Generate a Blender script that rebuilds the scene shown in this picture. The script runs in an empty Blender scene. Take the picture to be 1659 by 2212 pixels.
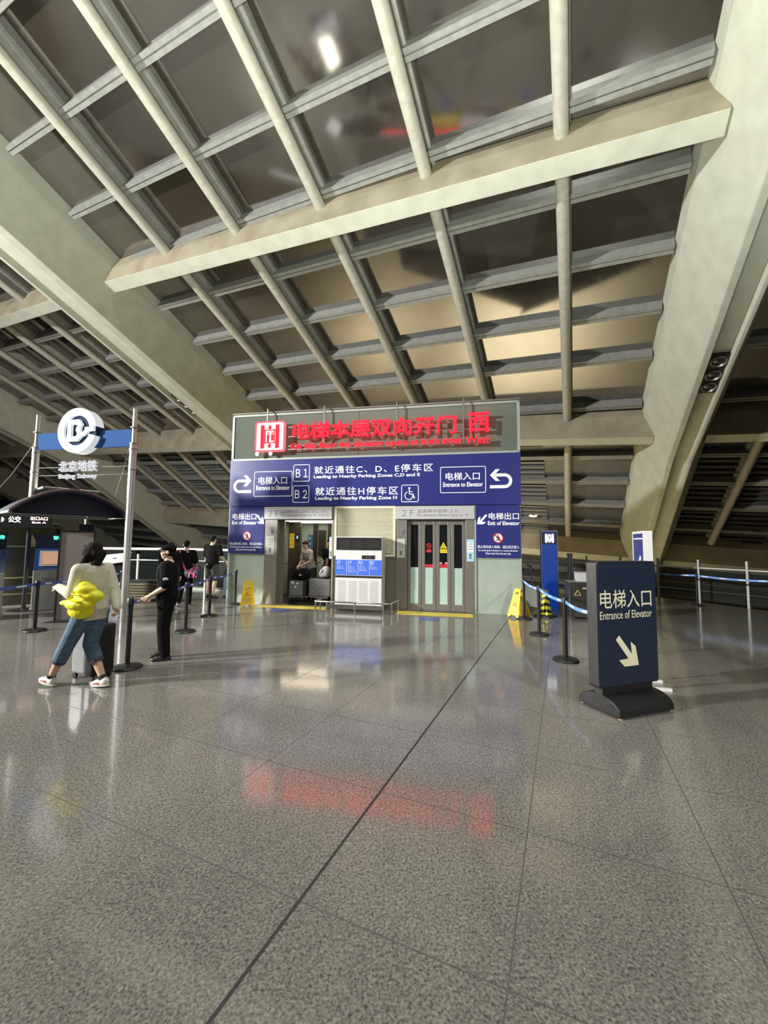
import bpy, bmesh, math, random
import numpy as np
from mathutils import Vector, Matrix, Euler
random.seed(7)
PI = math.pi
R = math.radians
scene = bpy.context.scene
col = scene.collection

# ------------------------------------------------------------------ camera, world, lights, exposure
cd = bpy.data.cameras.new('camera'); cam = bpy.data.objects.new('camera', cd); col.objects.link(cam)
cd.sensor_fit = 'VERTICAL'; cd.sensor_height = 24.0; cd.lens = 24.0 * 889.3 / 2212.0
cd.clip_start = 0.05; cd.clip_end = 400
PITCH, ROLL, EYE = R(4.325), R(0.66), 1.61
cam.matrix_world = Matrix.Translation((0, 0, EYE)) @ Matrix.Rotation(PI / 2 + PITCH, 4, 'X') @ Matrix.Rotation(ROLL, 4, 'Z')
scene.camera = cam

w = bpy.data.worlds.new('night'); scene.world = w; w.use_nodes = True
w.node_tree.nodes['Background'].inputs[0].default_value = (0.02, 0.022, 0.03, 1)
w.node_tree.nodes['Background'].inputs[1].default_value = 0.15

scene.view_settings.view_transform = 'Standard'; scene.view_settings.look = 'None'
scene.view_settings.gamma = 1.0; scene.view_settings.use_curve_mapping = False
scene.view_settings.exposure = 0.0
scene.cycles.use_denoising = True
scene.cycles.use_adaptive_sampling = True
scene.cycles.adaptive_threshold = 0.02
scene.cycles.max_bounces = 8
scene.cycles.caustics_reflective = False
scene.cycles.caustics_refractive = False
scene.cycles.sample_clamp_indirect = 6.0


def area(name, loc, target, size, energy, color=(1, 1, 1), size_y=None, spread=180):
    l = bpy.data.lights.new(name, 'AREA'); l.energy = energy; l.color = color; l.size = size
    if size_y:
        l.shape = 'RECTANGLE'; l.size_y = size_y
    l.spread = R(spread)
    o = bpy.data.objects.new(name, l); col.objects.link(o); o.location = loc
    o.rotation_euler = (Vector(target) - Vector(loc)).to_track_quat('-Z', 'Y').to_euler()
    return o


def point(name, loc, energy, color=(1, 1, 1), rad=.1):
    l = bpy.data.lights.new(name, 'POINT'); l.energy = energy; l.color = color; l.shadow_soft_size = rad
    o = bpy.data.objects.new(name, l); col.objects.link(o); o.location = loc
    return o


area('hall_floodlight', (-23, -1.5, 8.5), (0, 9, 1.0), 1.0, 10500, (1.0, .985, .955))
area('roof_fill', (-2.2, -1.4, .06), (-2.2, -1.39, 11), 3.2, 4300, (.97, 1.0, .87), spread=140)  # added upward fill behind the camera, brightens the roof; no fitting there
area('subway_fill', (-16.5, 11.5, 3.4), (-8, 10, 1.0), 1.5, 420, (1.0, .99, .90), spread=64)  # unseen area light added to brighten the ticket machine corner
area('entrance_sign_fill', (6.5, -5, 5.5), (2.3, 4.6, 1.0), .8, 75, (1.0, .98, .90), spread=50)  # added front fill aimed at the entrance sign, out of view
area('mid_floor_fill', (-1.5, 3.6, 10), (-1.2, 7.2, 0), 2.0, 120, (1.0, .98, .96), spread=80)  # added overhead light for the floor before the kiosk, no fixture
area('concourse_lamp', (4.5, 21, -.5), (4.5, 21, -5), 7.0, 2000, (1.0, .94, .74))
area('concourse_lamp', (-6, 24, -0.5), (-6, 24, -5), 3.0, 700, (1.0, .88, .66))


# ------------------------------------------------------------------ materials
def principled(name, c, rough=.5, metal=0., emit=None, strength=0., ior=1.5, alpha=1., trans=0., coat=0.):
    m = bpy.data.materials.new(name); m.use_nodes = True
    b = m.node_tree.nodes['Principled BSDF']
    b.inputs['Base Color'].default_value = (*c, 1); b.inputs['Roughness'].default_value = rough
    b.inputs['Metallic'].default_value = metal; b.inputs['IOR'].default_value = ior
    b.inputs['Alpha'].default_value = alpha; b.inputs['Transmission Weight'].default_value = trans
    b.inputs['Coat Weight'].default_value = coat
    if emit:
        b.inputs['Emission Color'].default_value = (*emit, 1); b.inputs['Emission Strength'].default_value = strength
    return m


def N(m, t, **kw):
    n = m.node_tree.nodes.new(t)
    for k, v in kw.items():
        setattr(n, k, v)
    return n


def mottled(name, c0, c1, scale=3., rough=.6, metal=0., detail=5., bump=0., rough2=None, stretch=None, ior=1.5):
    m = principled(name, c0, rough, metal, ior=ior)
    nt = m.node_tree; b = nt.nodes['Principled BSDF']
    tc = N(m, 'ShaderNodeTexCoord'); no = N(m, 'ShaderNodeTexNoise'); ra = N(m, 'ShaderNodeValToRGB')
    no.inputs['Scale'].default_value = scale; no.inputs['Detail'].default_value = detail
    ra.color_ramp.elements[0].position = .32; ra.color_ramp.elements[1].position = .68
    ra.color_ramp.elements[0].color = (*c0, 1); ra.color_ramp.elements[1].color = (*c1, 1)
    if stretch:
        mp = N(m, 'ShaderNodeMapping'); mp.inputs['Scale'].default_value = stretch
        nt.links.new(tc.outputs['Object'], mp.inputs['Vector']); nt.links.new(mp.outputs['Vector'], no.inputs['Vector'])
    else:
        nt.links.new(tc.outputs['Object'], no.inputs['Vector'])
    nt.links.new(no.outputs['Fac'], ra.inputs['Fac']); nt.links.new(ra.outputs['Color'], b.inputs['Base Color'])
    if rough2 is not None:
        mr = N(m, 'ShaderNodeMapRange'); mr.inputs['To Min'].default_value = rough; mr.inputs['To Max'].default_value = rough2
        nt.links.new(no.outputs['Fac'], mr.inputs['Value']); nt.links.new(mr.outputs['Result'], b.inputs['Roughness'])
    if bump:
        bp = N(m, 'ShaderNodeBump'); bp.inputs['Strength'].default_value = bump; bp.inputs['Distance'].default_value = .01
        nt.links.new(no.outputs['Fac'], bp.inputs['Height']); nt.links.new(bp.outputs['Normal'], b.inputs['Normal'])
    return m


def emissive(name, c, s):
    return principled(name, (0.02, 0.02, 0.02), .9, emit=c, strength=s, ior=1.05)


def glass_mix(name, c, rough, see, ior=1.5):
    """a pane: part see-through, part its own tint with a glossy skin"""
    m = principled(name, c, rough, ior=ior)
    nt = m.node_tree; b = nt.nodes['Principled BSDF']; out = nt.nodes['Material Output']
    tr = N(m, 'ShaderNodeBsdfTransparent'); mx = N(m, 'ShaderNodeMixShader'); fr = N(m, 'ShaderNodeFresnel')
    fr.inputs['IOR'].default_value = 1.45
    mr = N(m, 'ShaderNodeMapRange'); mr.inputs['To Min'].default_value = 1 - see; mr.inputs['To Max'].default_value = 1.0
    nt.links.new(fr.outputs['Fac'], mr.inputs['Value'])
    nt.links.new(mr.outputs['Result'], mx.inputs['Fac'])
    nt.links.new(tr.outputs['BSDF'], mx.inputs[1]); nt.links.new(b.outputs['BSDF'], mx.inputs[2])
    nt.links.new(mx.outputs['Shader'], out.inputs['Surface'])
    return m


M = {}
M['concrete'] = mottled('pale_concrete', (.42, .43, .36), (.49, .505, .425), 2.2, .75, bump=.12)
M['beam'] = mottled('stained_shaded_concrete', (.23, .195, .135), (.32, .28, .205), 1.3, .8, bump=.12)  # brown staining and the shade on the beam sides in one colour
M['tube'] = mottled('painted_tube', (.34, .33, .28), (.42, .41, .35), 6, .5)
M['purlin'] = mottled('grey_aluminium', (.20, .203, .187), (.255, .26, .24), 5, .45)
M['fin'] = mottled('dull_fin', (.22, .22, .20), (.28, .28, .255), 5, .55)
M['roofglass'] = mottled('dark_roof_glass', (.026, .022, .017), (.040, .034, .027), .6, .05, rough2=.11, ior=3.3)
M['roofglass_low'] = mottled('grey_roof_panel', (.045, .05, .055), (.07, .075, .08), .6, .22, rough2=.35, ior=1.9)
M['louver_shaded'] = principled('shaded_louver', (.05, .05, .048), .5)  # the grey louvers again, with the shade of the end bay in their colour
M['louver'] = principled('louver_grey', (.16, .17, .165), .5)
M['steel'] = mottled('brushed_steel', (.235, .22, .195), (.265, .25, .22), 3, .42, .7, stretch=(30, 30, 1.2), rough2=.5)
M['steel_bright'] = principled('polished_steel', (.72, .71, .68), .16, 1.0)
M['frame'] = principled('pale_aluminium_trim', (.36, .41, .355), .45, .1)
M['black'] = principled('black_plastic', (.012, .012, .013), .4)
M['black_matt'] = principled('matt_black', (.015, .015, .016), .7)
M['blue'] = mottled('sign_blue', (.022, .029, .165), (.026, .034, .18), .7, .3, ior=1.5)
M['white'] = principled('sign_white', (.82, .84, .86), .5)
M['white_paint'] = mottled('white_enamel', (.60, .60, .585), (.64, .64, .625), 3, .4)
M['red'] = emissive('red_led', (1.0, .007, .021), 3.2)
M['red_edge'] = emissive('red_glow_edge', (1.0, .12, .15), 1.5)
M['redprint'] = principled('red_print', (.55, .03, .04), .4)
M['yellow'] = principled('yellow_plastic', (.82, .56, .02), .35)
M['yellowprint'] = principled('yellow_print', (.80, .60, .03), .5)
M['frost'] = mottled('frosted_green_glass', (.36, .50, .43), (.43, .56, .49), 2, .35)
M['frost_dim'] = mottled('dusty_green_glass', (.30, .36, .30), (.42, .48, .41), 1.6, .25)
M['winglass'] = glass_mix('door_glass', (.015, .018, .018), .06, .45)
M['fascia'] = glass_mix('fascia_glass', (.34, .39, .325), .10, .64)
M['railglass'] = glass_mix('railing_glass', (.035, .045, .042), .05, .80)
M['cream'] = principled('cream_louver', (.66, .62, .47), .5)
M['cream_dark'] = principled('dark_backing', (.10, .095, .07), .7)  # dark colour for whatever sits behind slats and panes
M['print_grey'] = principled('grey_print', (.16, .16, .17), .5)
M['plate'] = mottled('header_plate', (.42, .42, .42), (.46, .46, .46), 3, .45)


def floor_material():
    m = principled('granite_tiles', (.3, .3, .28), .1)
    nt = m.node_tree; b = nt.nodes['Principled BSDF']; L = nt.links.new
    tc = N(m, 'ShaderNodeTexCoord')
    mp = N(m, 'ShaderNodeMapping'); mp.vector_type = 'POINT'
    psi = R(23.534)
    mp.inputs['Rotation'].default_value = (0, 0, psi)
    L(tc.outputs['Object'], mp.inputs['Vector'])
    sx = N(m, 'ShaderNodeSeparateXYZ'); L(mp.outputs['Vector'], sx.inputs['Vector'])

    def math(op, a, bb=None, c=None):
        n = N(m, 'ShaderNodeMath', operation=op)
        for i, v in enumerate((a, bb, c)):
            if v is None:
                continue
            if isinstance(v, (int, float)):
                n.inputs[i].default_value = v
            else:
                L(v, n.inputs[i])
        return n.outputs[0]

    def line(sock, off, per, wd):
        t = math('SUBTRACT', sock, off)
        t = math('DIVIDE', t, per)
        t = math('FRACT', math('ADD', math('FRACT', t), 1.5))
        d = math('MULTIPLY', math('ABSOLUTE', math('SUBTRACT', t, .5)), per)
        return math('LESS_THAN', d, wd)
    j1 = line(sx.outputs['X'], -1.122, .905, .0036)
    j2 = line(sx.outputs['Y'], 1.671, .900, .0036)
    thick = math('LESS_THAN', math('ABSOLUTE', math('SUBTRACT', sx.outputs['X'], -1.122)), .0085)
    joint = math('MAXIMUM', j1, j2)
    # speckle
    n1 = N(m, 'ShaderNodeTexNoise'); n1.inputs['Scale'].default_value = 78; n1.inputs['Detail'].default_value = 3; n1.inputs['Roughness'].default_value = .65
    n2 = N(m, 'ShaderNodeTexVoronoi'); n2.inputs['Scale'].default_value = 95
    n3 = N(m, 'ShaderNodeTexNoise'); n3.inputs['Scale'].default_value = .8; n3.inputs['Detail'].default_value = 3
    for n in (n1, n2, n3):
        L(tc.outputs['Object'], n.inputs['Vector'])
    r1 = N(m, 'ShaderNodeValToRGB'); e = r1.color_ramp.elements
    e[0].position = .31; e[0].color = (.055, .053, .046, 1); e[1].position = .66; e[1].color = (.285, .28, .257, 1)
    x = r1.color_ramp.elements.new(.45); x.color = (.163, .16, .146, 1)
    L(n1.outputs['Fac'], r1.inputs['Fac'])
    r2 = N(m, 'ShaderNodeValToRGB'); e = r2.color_ramp.elements
    e[0].position = .0; e[0].color = (1.25, 1.2, 1.15, 1); e[1].position = .9; e[1].color = (.72, .72, .72, 1)
    L(n2.outputs['Color'], r2.inputs['Fac'])
    mu = N(m, 'ShaderNodeMixRGB', blend_type='MULTIPLY'); mu.inputs['Fac'].default_value = 1
    L(r1.outputs['Color'], mu.inputs['Color1']); L(r2.outputs['Color'], mu.inputs['Color2'])
    r3 = N(m, 'ShaderNodeValToRGB'); e = r3.color_ramp.elements
    e[0].position = .3; e[0].color = (.86, .86, .86, 1); e[1].position = .7; e[1].color = (1.08, 1.07, 1.05, 1)
    L(n3.outputs['Fac'], r3.inputs['Fac'])
    mu2 = N(m, 'ShaderNodeMixRGB', blend_type='MULTIPLY'); mu2.inputs['Fac'].default_value = 1
    L(mu.outputs['Color'], mu2.inputs['Color1']); L(r3.outputs['Color'], mu2.inputs['Color2'])
    mj = N(m, 'ShaderNodeMixRGB'); mj.inputs['Color2'].default_value = (.06, .057, .05, 1)
    L(math('MULTIPLY', joint, .85), mj.inputs['Fac']); L(mu2.outputs['Color'], mj.inputs['Color1'])
    mt = N(m, 'ShaderNodeMixRGB'); mt.inputs['Color2'].default_value = (.012, .011, .011, 1)
    L(thick, mt.inputs['Fac']); L(mj.outputs['Color'], mt.inputs['Color1'])
    L(mt.outputs['Color'], b.inputs['Base Color'])
    rr = N(m, 'ShaderNodeMapRange'); rr.inputs['From Min'].default_value = .3; rr.inputs['From Max'].default_value = .7
    rr.inputs['To Min'].default_value = .06; rr.inputs['To Max'].default_value = .15
    L(n1.outputs['Fac'], rr.inputs['Value'])
    L(math('MAXIMUM', rr.outputs['Result'], math('MULTIPLY', math('MAXIMUM', joint, thick), .6)), b.inputs['Roughness'])
    b.inputs['IOR'].default_value = 1.62
    return m


M['floor'] = floor_material()


# ------------------------------------------------------------------ mesh helpers
class MB:
    def __init__(s):
        s.v = []; s.f = []; s.mi = []; s.cur = 0

    def add(s, vs, fs, T=None):
        n = len(s.v)
        for p in vs:
            p = Vector(p)
            s.v.append(tuple(T @ p if T is not None else p))
        for f in fs:
            s.f.append(tuple(i + n for i in f)); s.mi.append(s.cur)
        return s

    def box(s, lo, hi, T=None):
        x0, y0, z0 = lo; x1, y1, z1 = hi
        vs = [(x0, y0, z0), (x1, y0, z0), (x1, y1, z0), (x0, y1, z0), (x0, y0, z1), (x1, y0, z1), (x1, y1, z1), (x0, y1, z1)]
        return s.add(vs, [(0, 3, 2, 1), (4, 5, 6, 7), (0, 1, 5, 4), (1, 2, 6, 5), (2, 3, 7, 6), (3, 0, 4, 7)], T)

    def hexa(s, bot, top):
        vs = list(bot) + list(top)
        return s.add(vs, [(0, 3, 2, 1), (4, 5, 6, 7), (0, 1, 5, 4), (1, 2, 6, 5), (2, 3, 7, 6), (3, 0, 4, 7)])

    def loft(s, rings, closed=True, T=None):
        n = len(rings[0]); vs = [p for r in rings for p in r]; fs = []
        for i in range(len(rings) - 1):
            for j in range(n):
                k = (j + 1) % n
                fs.append((i * n + j, i * n + k, (i + 1) * n + k, (i + 1) * n + j))
        if closed:
            fs.append(tuple(range(n - 1, -1, -1))); b = (len(rings) - 1) * n
            fs.append(tuple(range(b, b + n)))
        return s.add(vs, fs, T)

    def prism(s, poly, axis, d0, d1, T=None):
        """poly: list of 2D points in the plane across the axis ('x': (y,z), 'y': (x,z), 'z': (x,y))"""
        def p3(q, d):
            return {'x': (d, q[0], q[1]), 'y': (q[0], d, q[1]), 'z': (q[0], q[1], d)}[axis]
        return s.loft([[p3(q, d0) for q in poly], [p3(q, d1) for q in poly]], True, T)

    def cyl(s, p0, p1, r0, r1=None, n=16, T=None):
        r1 = r0 if r1 is None else r1
        p0 = Vector(p0); p1 = Vector(p1); d = (p1 - p0).normalized()
        a = d.orthogonal().normalized(); b = d.cross(a)
        cs = [(math.cos(2 * PI * i / n), math.sin(2 * PI * i / n)) for i in range(n)]
        return s.loft([[p0 + (a * c + b * q) * r0 for c, q in cs], [p1 + (a * c + b * q) * r1 for c, q in cs]], True, T)

    def tube(s, pts, r, n=10, T=None):
        pts = [Vector(p) for p in pts]; rings = []
        a = None
        for i, p in enumerate(pts):
            d = (pts[min(i + 1, len(pts) - 1)] - pts[max(i - 1, 0)]).normalized()
            a = d.orthogonal().normalized() if a is None else (a - d * a.dot(d)).normalized()
            b = d.cross(a)
            rad = r[i] if isinstance(r, (list, tuple)) else r
            rings.append([p + (a * math.cos(2 * PI * k / n) + b * math.sin(2 * PI * k / n)) * rad for k in range(n)])
        return s.loft(rings, True, T)

    def lathe(s, prof, n=32, T=None):
        rings = [[(max(r, 1e-4) * math.cos(2 * PI * k / n), max(r, 1e-4) * math.sin(2 * PI * k / n), z) for k in range(n)] for r, z in prof]
        return s.loft(rings, True, T)

    def ell(s, c, rad, n=16, m=10, T=None):
        rings = []
        for i in range(m + 1):
            t = -PI / 2 + PI * i / m
            q = max(math.cos(t), 1e-3)
            rings.append([(c[0] + rad[0] * q * math.cos(2 * PI * k / n), c[1] + rad[1] * q * math.sin(2 * PI * k / n), c[2] + rad[2] * math.sin(t)) for k in range(n)])
        return s.loft(rings, True, T)

    def mesh(s, me, T=None):
        return s.add([v.co for v in me.vertices], [tuple(p.vertices) for p in me.polygons], T)

    def rounded(s, x0, x1, z0, z1, r, y0, y1, n=5):
        s.prism(rrect(x0, x1, z0, z1, r, n), 'y', y0, y1); return s

    def frame(s, x0, x1, z0, z1, r, t, y0, y1, n=5):
        """a rounded-rectangle outline, t thick, standing in the xz plane"""
        o = rrect(x0, x1, z0, z1, r, n); i = rrect(x0 + t, x1 - t, z0 + t, z1 - t, max(r - t, .002), n)
        k = len(o); vs = [(a, y0, b) for a, b in o] + [(a, y0, b) for a, b in i] + [(a, y1, b) for a, b in o] + [(a, y1, b) for a, b in i]
        fs = []
        for j in range(k):
            q = (j + 1) % k
            fs += [(j, q, k + q, k + j), (2 * k + j, 3 * k + j, 3 * k + q, 2 * k + q), (j, 2 * k + j, 2 * k + q, q), (k + j, k + q, 3 * k + q, 3 * k + j)]
        return s.add(vs, fs)

    def ring(s, c, r0, r1, y0, y1, n=36, a0=0, a1=2 * PI):
        """flat ring (or arc) in the xz plane"""
        full = abs(a1 - a0 - 2 * PI) < 1e-6
        k = n if full else n + 1
        an = [a0 + (a1 - a0) * i / n for i in range(k)]
        vs = []
        for y in (y0, y1):
            for rr in (r0, r1):
                vs += [(c[0] + rr * math.cos(a), y, c[1] + rr * math.sin(a)) for a in an]
        fs = []
        for j in range(k if full else k - 1):
            q = (j + 1) % k
            fs += [(j, q, k + q, k + j), (2 * k + j, 3 * k + j, 3 * k + q, 2 * k + q), (j, 2 * k + j, 2 * k + q, q), (k + j, k + q, 3 * k + q, 3 * k + j)]
        if not full:
            e = k - 1
            fs += [(0, k, 3 * k, 2 * k), (e, 2 * k + e, 3 * k + e, k + e)]
        return s.add(vs, fs)

    def build(s, name, mat, parent=None, smooth=False, bevel=0.0, loc=None):
        me = bpy.data.meshes.new(name); me.from_pydata(s.v, [], s.f)
        mats = mat if isinstance(mat, (list, tuple)) else [mat]
        for q in mats:
            me.materials.append(q)
        if len(mats) > 1:
            me.polygons.foreach_set('material_index', s.mi)
        bm = bmesh.new(); bm.from_mesh(me); bmesh.ops.recalc_face_normals(bm, faces=bm.faces); bm.to_mesh(me); bm.free()
        if smooth:
            me.polygons.foreach_set('use_smooth', [True] * len(me.polygons))
            try:
                me.set_sharp_from_angle(angle=R(40))
            except Exception:
                pass
        o = bpy.data.objects.new(name, me); col.objects.link(o)
        if parent:
            o.parent = parent
        if loc:
            o.location = loc
        if bevel:
            md = o.modifiers.new('edge', 'BEVEL'); md.width = bevel; md.segments = 2; md.limit_method = 'ANGLE'; md.angle_limit = R(40)
        return o


def rrect(x0, x1, z0, z1, r, n=5):
    pts = []
    for cx, cz, a in ((x1 - r, z0 + r, -PI / 2), (x1 - r, z1 - r, 0), (x0 + r, z1 - r, PI / 2), (x0 + r, z0 + r, PI)):
        for i in range(n + 1):
            t = a + PI / 2 * i / n
            pts.append((cx + r * math.cos(t), cz + r * math.sin(t)))
    return pts


def put_text(mb, txt, x0, x1, z0, z1, y, depth=.004, bold=.0, res=3, space=1.0):
    """lettering fitted to a rectangle of the xz plane, facing -y, standing proud of y by depth; bold widens the strokes"""
    c = bpy.data.curves.new('t', 'FONT'); c.body = txt; c.size = 1; c.resolution_u = res; c.extrude = .05
    c.space_character = space
    if bold:
        c.bevel_depth = bold; c.bevel_resolution = 0
    o = bpy.data.objects.new('t', c); col.objects.link(o)
    dg = bpy.context.evaluated_depsgraph_get()
    me = bpy.data.meshes.new_from_object(o.evaluated_get(dg))
    bpy.data.objects.remove(o); bpy.data.curves.remove(c)
    co = np.array([v.co for v in me.vertices]); a = co.min(0); b = co.max(0)
    s = ((x1 - x0) / (b[0] - a[0]), (z1 - z0) / (b[1] - a[1]), depth / (b[2] - a[2]))
    bm = bmesh.new(); bm.from_mesh(me); bmesh.ops.remove_doubles(bm, verts=bm.verts, dist=1e-6); bm.to_mesh(me); bm.free()
    mb.add([(x0 + (v.co[0] - a[0]) * s[0], y - (v.co[2] - a[2]) * s[2], z0 + (v.co[1] - a[1]) * s[1]) for v in me.vertices], [tuple(p.vertices) for p in me.polygons])
    bpy.data.meshes.remove(me)
    return mb


def tag(o, label, cat, group=None, kind=None):
    if label: o['label'] = label
    if cat: o['category'] = cat
    if group: o['group'] = group
    if kind: o['kind'] = kind
    return o


def thing(name, label, cat, loc=(0, 0, 0), rz=0., group=None, kind=None):
    o = bpy.data.objects.new(name, None); col.objects.link(o); o.location = loc; o.rotation_euler = (0, 0, rz)
    o.empty_display_size = .1
    return tag(o, label, cat, group, kind)


def dup(root, loc, rz, label=None):
    r = root.copy(); col.objects.link(r); r.location = loc; r.rotation_euler = (0, 0, rz)
    if label: r['label'] = label
    for ch in root.children:
        c = ch.copy(); col.objects.link(c); c.parent = r
        for g in ch.children:
            d = g.copy(); col.objects.link(d); d.parent = c
    return r


# ------------------------------------------------------------------ the sloping roof (a grid laid out in its own plane)
EYEP = Vector((0, 0, EYE)); SC = 1.39
D1 = Vector((.3808, .8448, -.3760)).normalized(); D2 = Vector((-.8990, .4334, .0635)); D2 = (D2 - D1 * D2.dot(D1)).normalized()
NR = D1.cross(D2); NR = NR if NR.z > 0 else -NR
PC = NR * 10.2
KINK = 11.2
D1L = Vector((.342, .783, -.525)).normalized(); D1L = (D1L - D2 * D1L.dot(D2)).normalized()
NL = D1L.cross(D2); NL = NL if NL.z > 0 else -NL


def RU(a, b, n=0.):
    return EYEP + ((PC + D1 * a + D2 * b + NR * n) - EYEP) * SC


def RL(a, b, n=0.):
    return EYEP + ((PC + D1 * KINK + D1L * a + D2 * b + NL * n) - EYEP) * SC


ceiling = thing('ceiling', 'sloping glazed hall roof on concrete ribs, beams, round tubes and grey purlins', 'ceiling', kind='structure')


def rbox(F, a0, a1, b0, b1, n0, n1, mb=None):
    mb = mb or MB()
    return mb.hexa([F(a0, b0, n0), F(a1, b0, n0), F(a1, b1, n0), F(a0, b1, n0)], [F(a0, b0, n1), F(a1, b0, n1), F(a1, b1, n1), F(a0, b1, n1)])


A0, A1, L1 = -9.0, KINK, 13.6
BAYS = [(-16.5, -2.9, [-4.25, -6.6, -8.9, -11.2, -13.5]), (-1.25, 12.05, [.69, 3.0, 5.32, 7.63, 9.95]), (14.0, 26.6, [16.95, 19.35, 21.75, 24.1]), (28.6, 41.0, [31.2, 33.6, 36, 38.4]), (43.0, 58, [45.5, 48, 50.5, 53, 55.5])]
PU = [-8.1, -6.7, -5.35, -3.95, -2.6, -1.2, .17, 1.58, 2.95, 4.32, 5.72, 7.12, 8.5, 10.35]
PL = [1.42, 2.76, 4.15, 5.5, 6.9, 8.3, 9.7, 11.1, 12.5]
for bi, (b0, b1, tb) in enumerate(BAYS):
    # glass: one sheet for each facet of a bay
    rbox(RU, A0, A1, b0 - .3, b1 + .3, .36, .42).build('roof_glass', M['roofglass'], ceiling)
    rbox(RL, 0, L1, b0 - .3, b1 + .3, .36, .42).build('roof_glass', M['roofglass_low'], ceiling)
    for b in tb:
        t = MB().tube([RU(A0, b), RU(A1, b)], .118 * SC, 18).build('roof_tube', M['tube'], ceiling, smooth=True)
        mb = MB(); rbox(RU, A0, A1, b - .055, b + .055, .08, .37, mb); rbox(RU, A0, A1, b - .13, b + .13, .27, .37, mb)
        mb.build('tube_fin', M['fin'], t)
        t = MB().tube([RL(0, b), RL(6.1, b)], .112 * SC, 18).build('roof_tube', M['tube'], ceiling, smooth=True)
        mb = MB(); rbox(RL, 0, 6.1, b - .055, b + .055, .08, .37, mb); rbox(RL, 0, 6.1, b - .13, b + .13, .27, .37, mb)
        mb.build('tube_fin', M['fin'], t)
    for F, P in ((RU, PU), (RL, PL)):
        for a in P:
            mb = MB()
            rbox(F, a - .085, a - .012, b0, b1, .14, .37, mb); rbox(F, a + .012, a + .085, b0, b1, .14, .37, mb)
            rbox(F, a - .02, a + .02, b0, b1, .19, .37, mb)
            mb.build('purlin', M['purlin'], ceiling)
    # ventilation louvers beside the tubes on the lower facet
    edges = [b0] + tb + [b1] if tb[0] > b0 else tb
    for b in ([2.95, 5.25, 7.6] if bi == 1 else [19.3, 21.7, 24.0] if bi == 2 else [-2.95, -4.4, -6.75, -8.2] if bi == 0 else []):
        for k in range(6):
            aa = [-.2] + PL
            mb = MB()
            for j in range(4):
                a = aa[k] + .33 + j * .27
                rbox(RL, a, a + .10, b - 1.45, b - .15, .27, .35, mb)
            mb.build('roof_louver', M['louver_shaded'] if bi == 0 else M['louver'], ceiling)

# ribs: trapezoid section, groove for lamps on the far side of the soffit
SECR = [(-1.25, .45), (-1.32, 0), (-1.88, -1.14), (-1.95, -1.2), (-2.08, -1.2), (-2.1, -1.02), (-2.42, -1.02), (-2.44, -1.18), (-2.52, -1.18), (-3.0, 0), (-3.05, .45)]
SECL = [(12.05, .45), (12.12, 0), (12.48, -1.16), (12.62, -1.25), (13.1, -1.25), (13.2, -1.2), (13.22, -1.02), (13.52, -1.02), (13.54, -1.2), (13.64, -1.2), (14.1, 0), (14.15, .45)]
SEC2 = [(b + 14.45, n) for b, n in SECL]
for sec in (SECR, SECL, SEC2, [(b + 28.9, n) for b, n in SECL]):
    mb = MB()
    k = len(sec)
    mb.loft([[RU(A0, b, n) for b, n in sec], [RU(KINK + (.0 if n > -.1 else .28 * n * -.09), b, n) for b, n in sec], [RL(L1, b, n) for b, n in sec]])
    mb.build('roof_rib', M['concrete'], ceiling, bevel=.02)


def beam(F, al, ar, bl, br, depth, wid, skew=.0, drop=None):
    """square concrete beam between two ribs: al / ar are where its upper edge meets them"""
    mb = MB()
    mb.cur = 0
    q = []
    for a, b in ((al, bl), (ar, br)):
        q.append([F(a, b, .35), F(a, b, 0), F(a + skew, b, -depth), F(a + skew + wid, b, -depth), F(a + wid * .9, b, .35)])
    mb.loft(q)
    mb.mi = [0] * len(mb.f); mb.mi[2] = 1  # soffit takes the paler concrete, light from below put into its colour
    return mb


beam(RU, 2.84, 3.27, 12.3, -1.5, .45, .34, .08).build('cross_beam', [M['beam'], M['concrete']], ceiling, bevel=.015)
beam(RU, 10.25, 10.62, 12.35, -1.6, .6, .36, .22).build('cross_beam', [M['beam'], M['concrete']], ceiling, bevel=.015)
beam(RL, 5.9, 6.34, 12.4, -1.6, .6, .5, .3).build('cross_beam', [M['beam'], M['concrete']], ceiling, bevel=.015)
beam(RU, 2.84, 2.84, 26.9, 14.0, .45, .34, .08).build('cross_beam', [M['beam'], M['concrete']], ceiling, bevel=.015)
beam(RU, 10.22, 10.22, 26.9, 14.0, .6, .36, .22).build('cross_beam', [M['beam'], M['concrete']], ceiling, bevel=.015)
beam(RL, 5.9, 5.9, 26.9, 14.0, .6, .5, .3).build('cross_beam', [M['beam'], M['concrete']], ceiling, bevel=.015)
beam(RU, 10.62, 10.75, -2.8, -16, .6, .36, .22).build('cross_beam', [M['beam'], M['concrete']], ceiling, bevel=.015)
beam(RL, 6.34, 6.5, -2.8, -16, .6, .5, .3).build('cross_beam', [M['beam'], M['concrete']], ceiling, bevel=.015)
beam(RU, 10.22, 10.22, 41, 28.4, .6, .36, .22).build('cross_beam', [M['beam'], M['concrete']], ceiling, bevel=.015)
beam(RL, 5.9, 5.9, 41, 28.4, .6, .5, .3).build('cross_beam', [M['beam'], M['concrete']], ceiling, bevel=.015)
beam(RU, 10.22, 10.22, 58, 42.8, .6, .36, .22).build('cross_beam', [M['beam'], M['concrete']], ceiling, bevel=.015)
beam(RU, 2.84, 2.84, 41, 28.4, .45, .34, .08).build('cross_beam', [M['beam'], M['concrete']], ceiling, bevel=.015)

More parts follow.
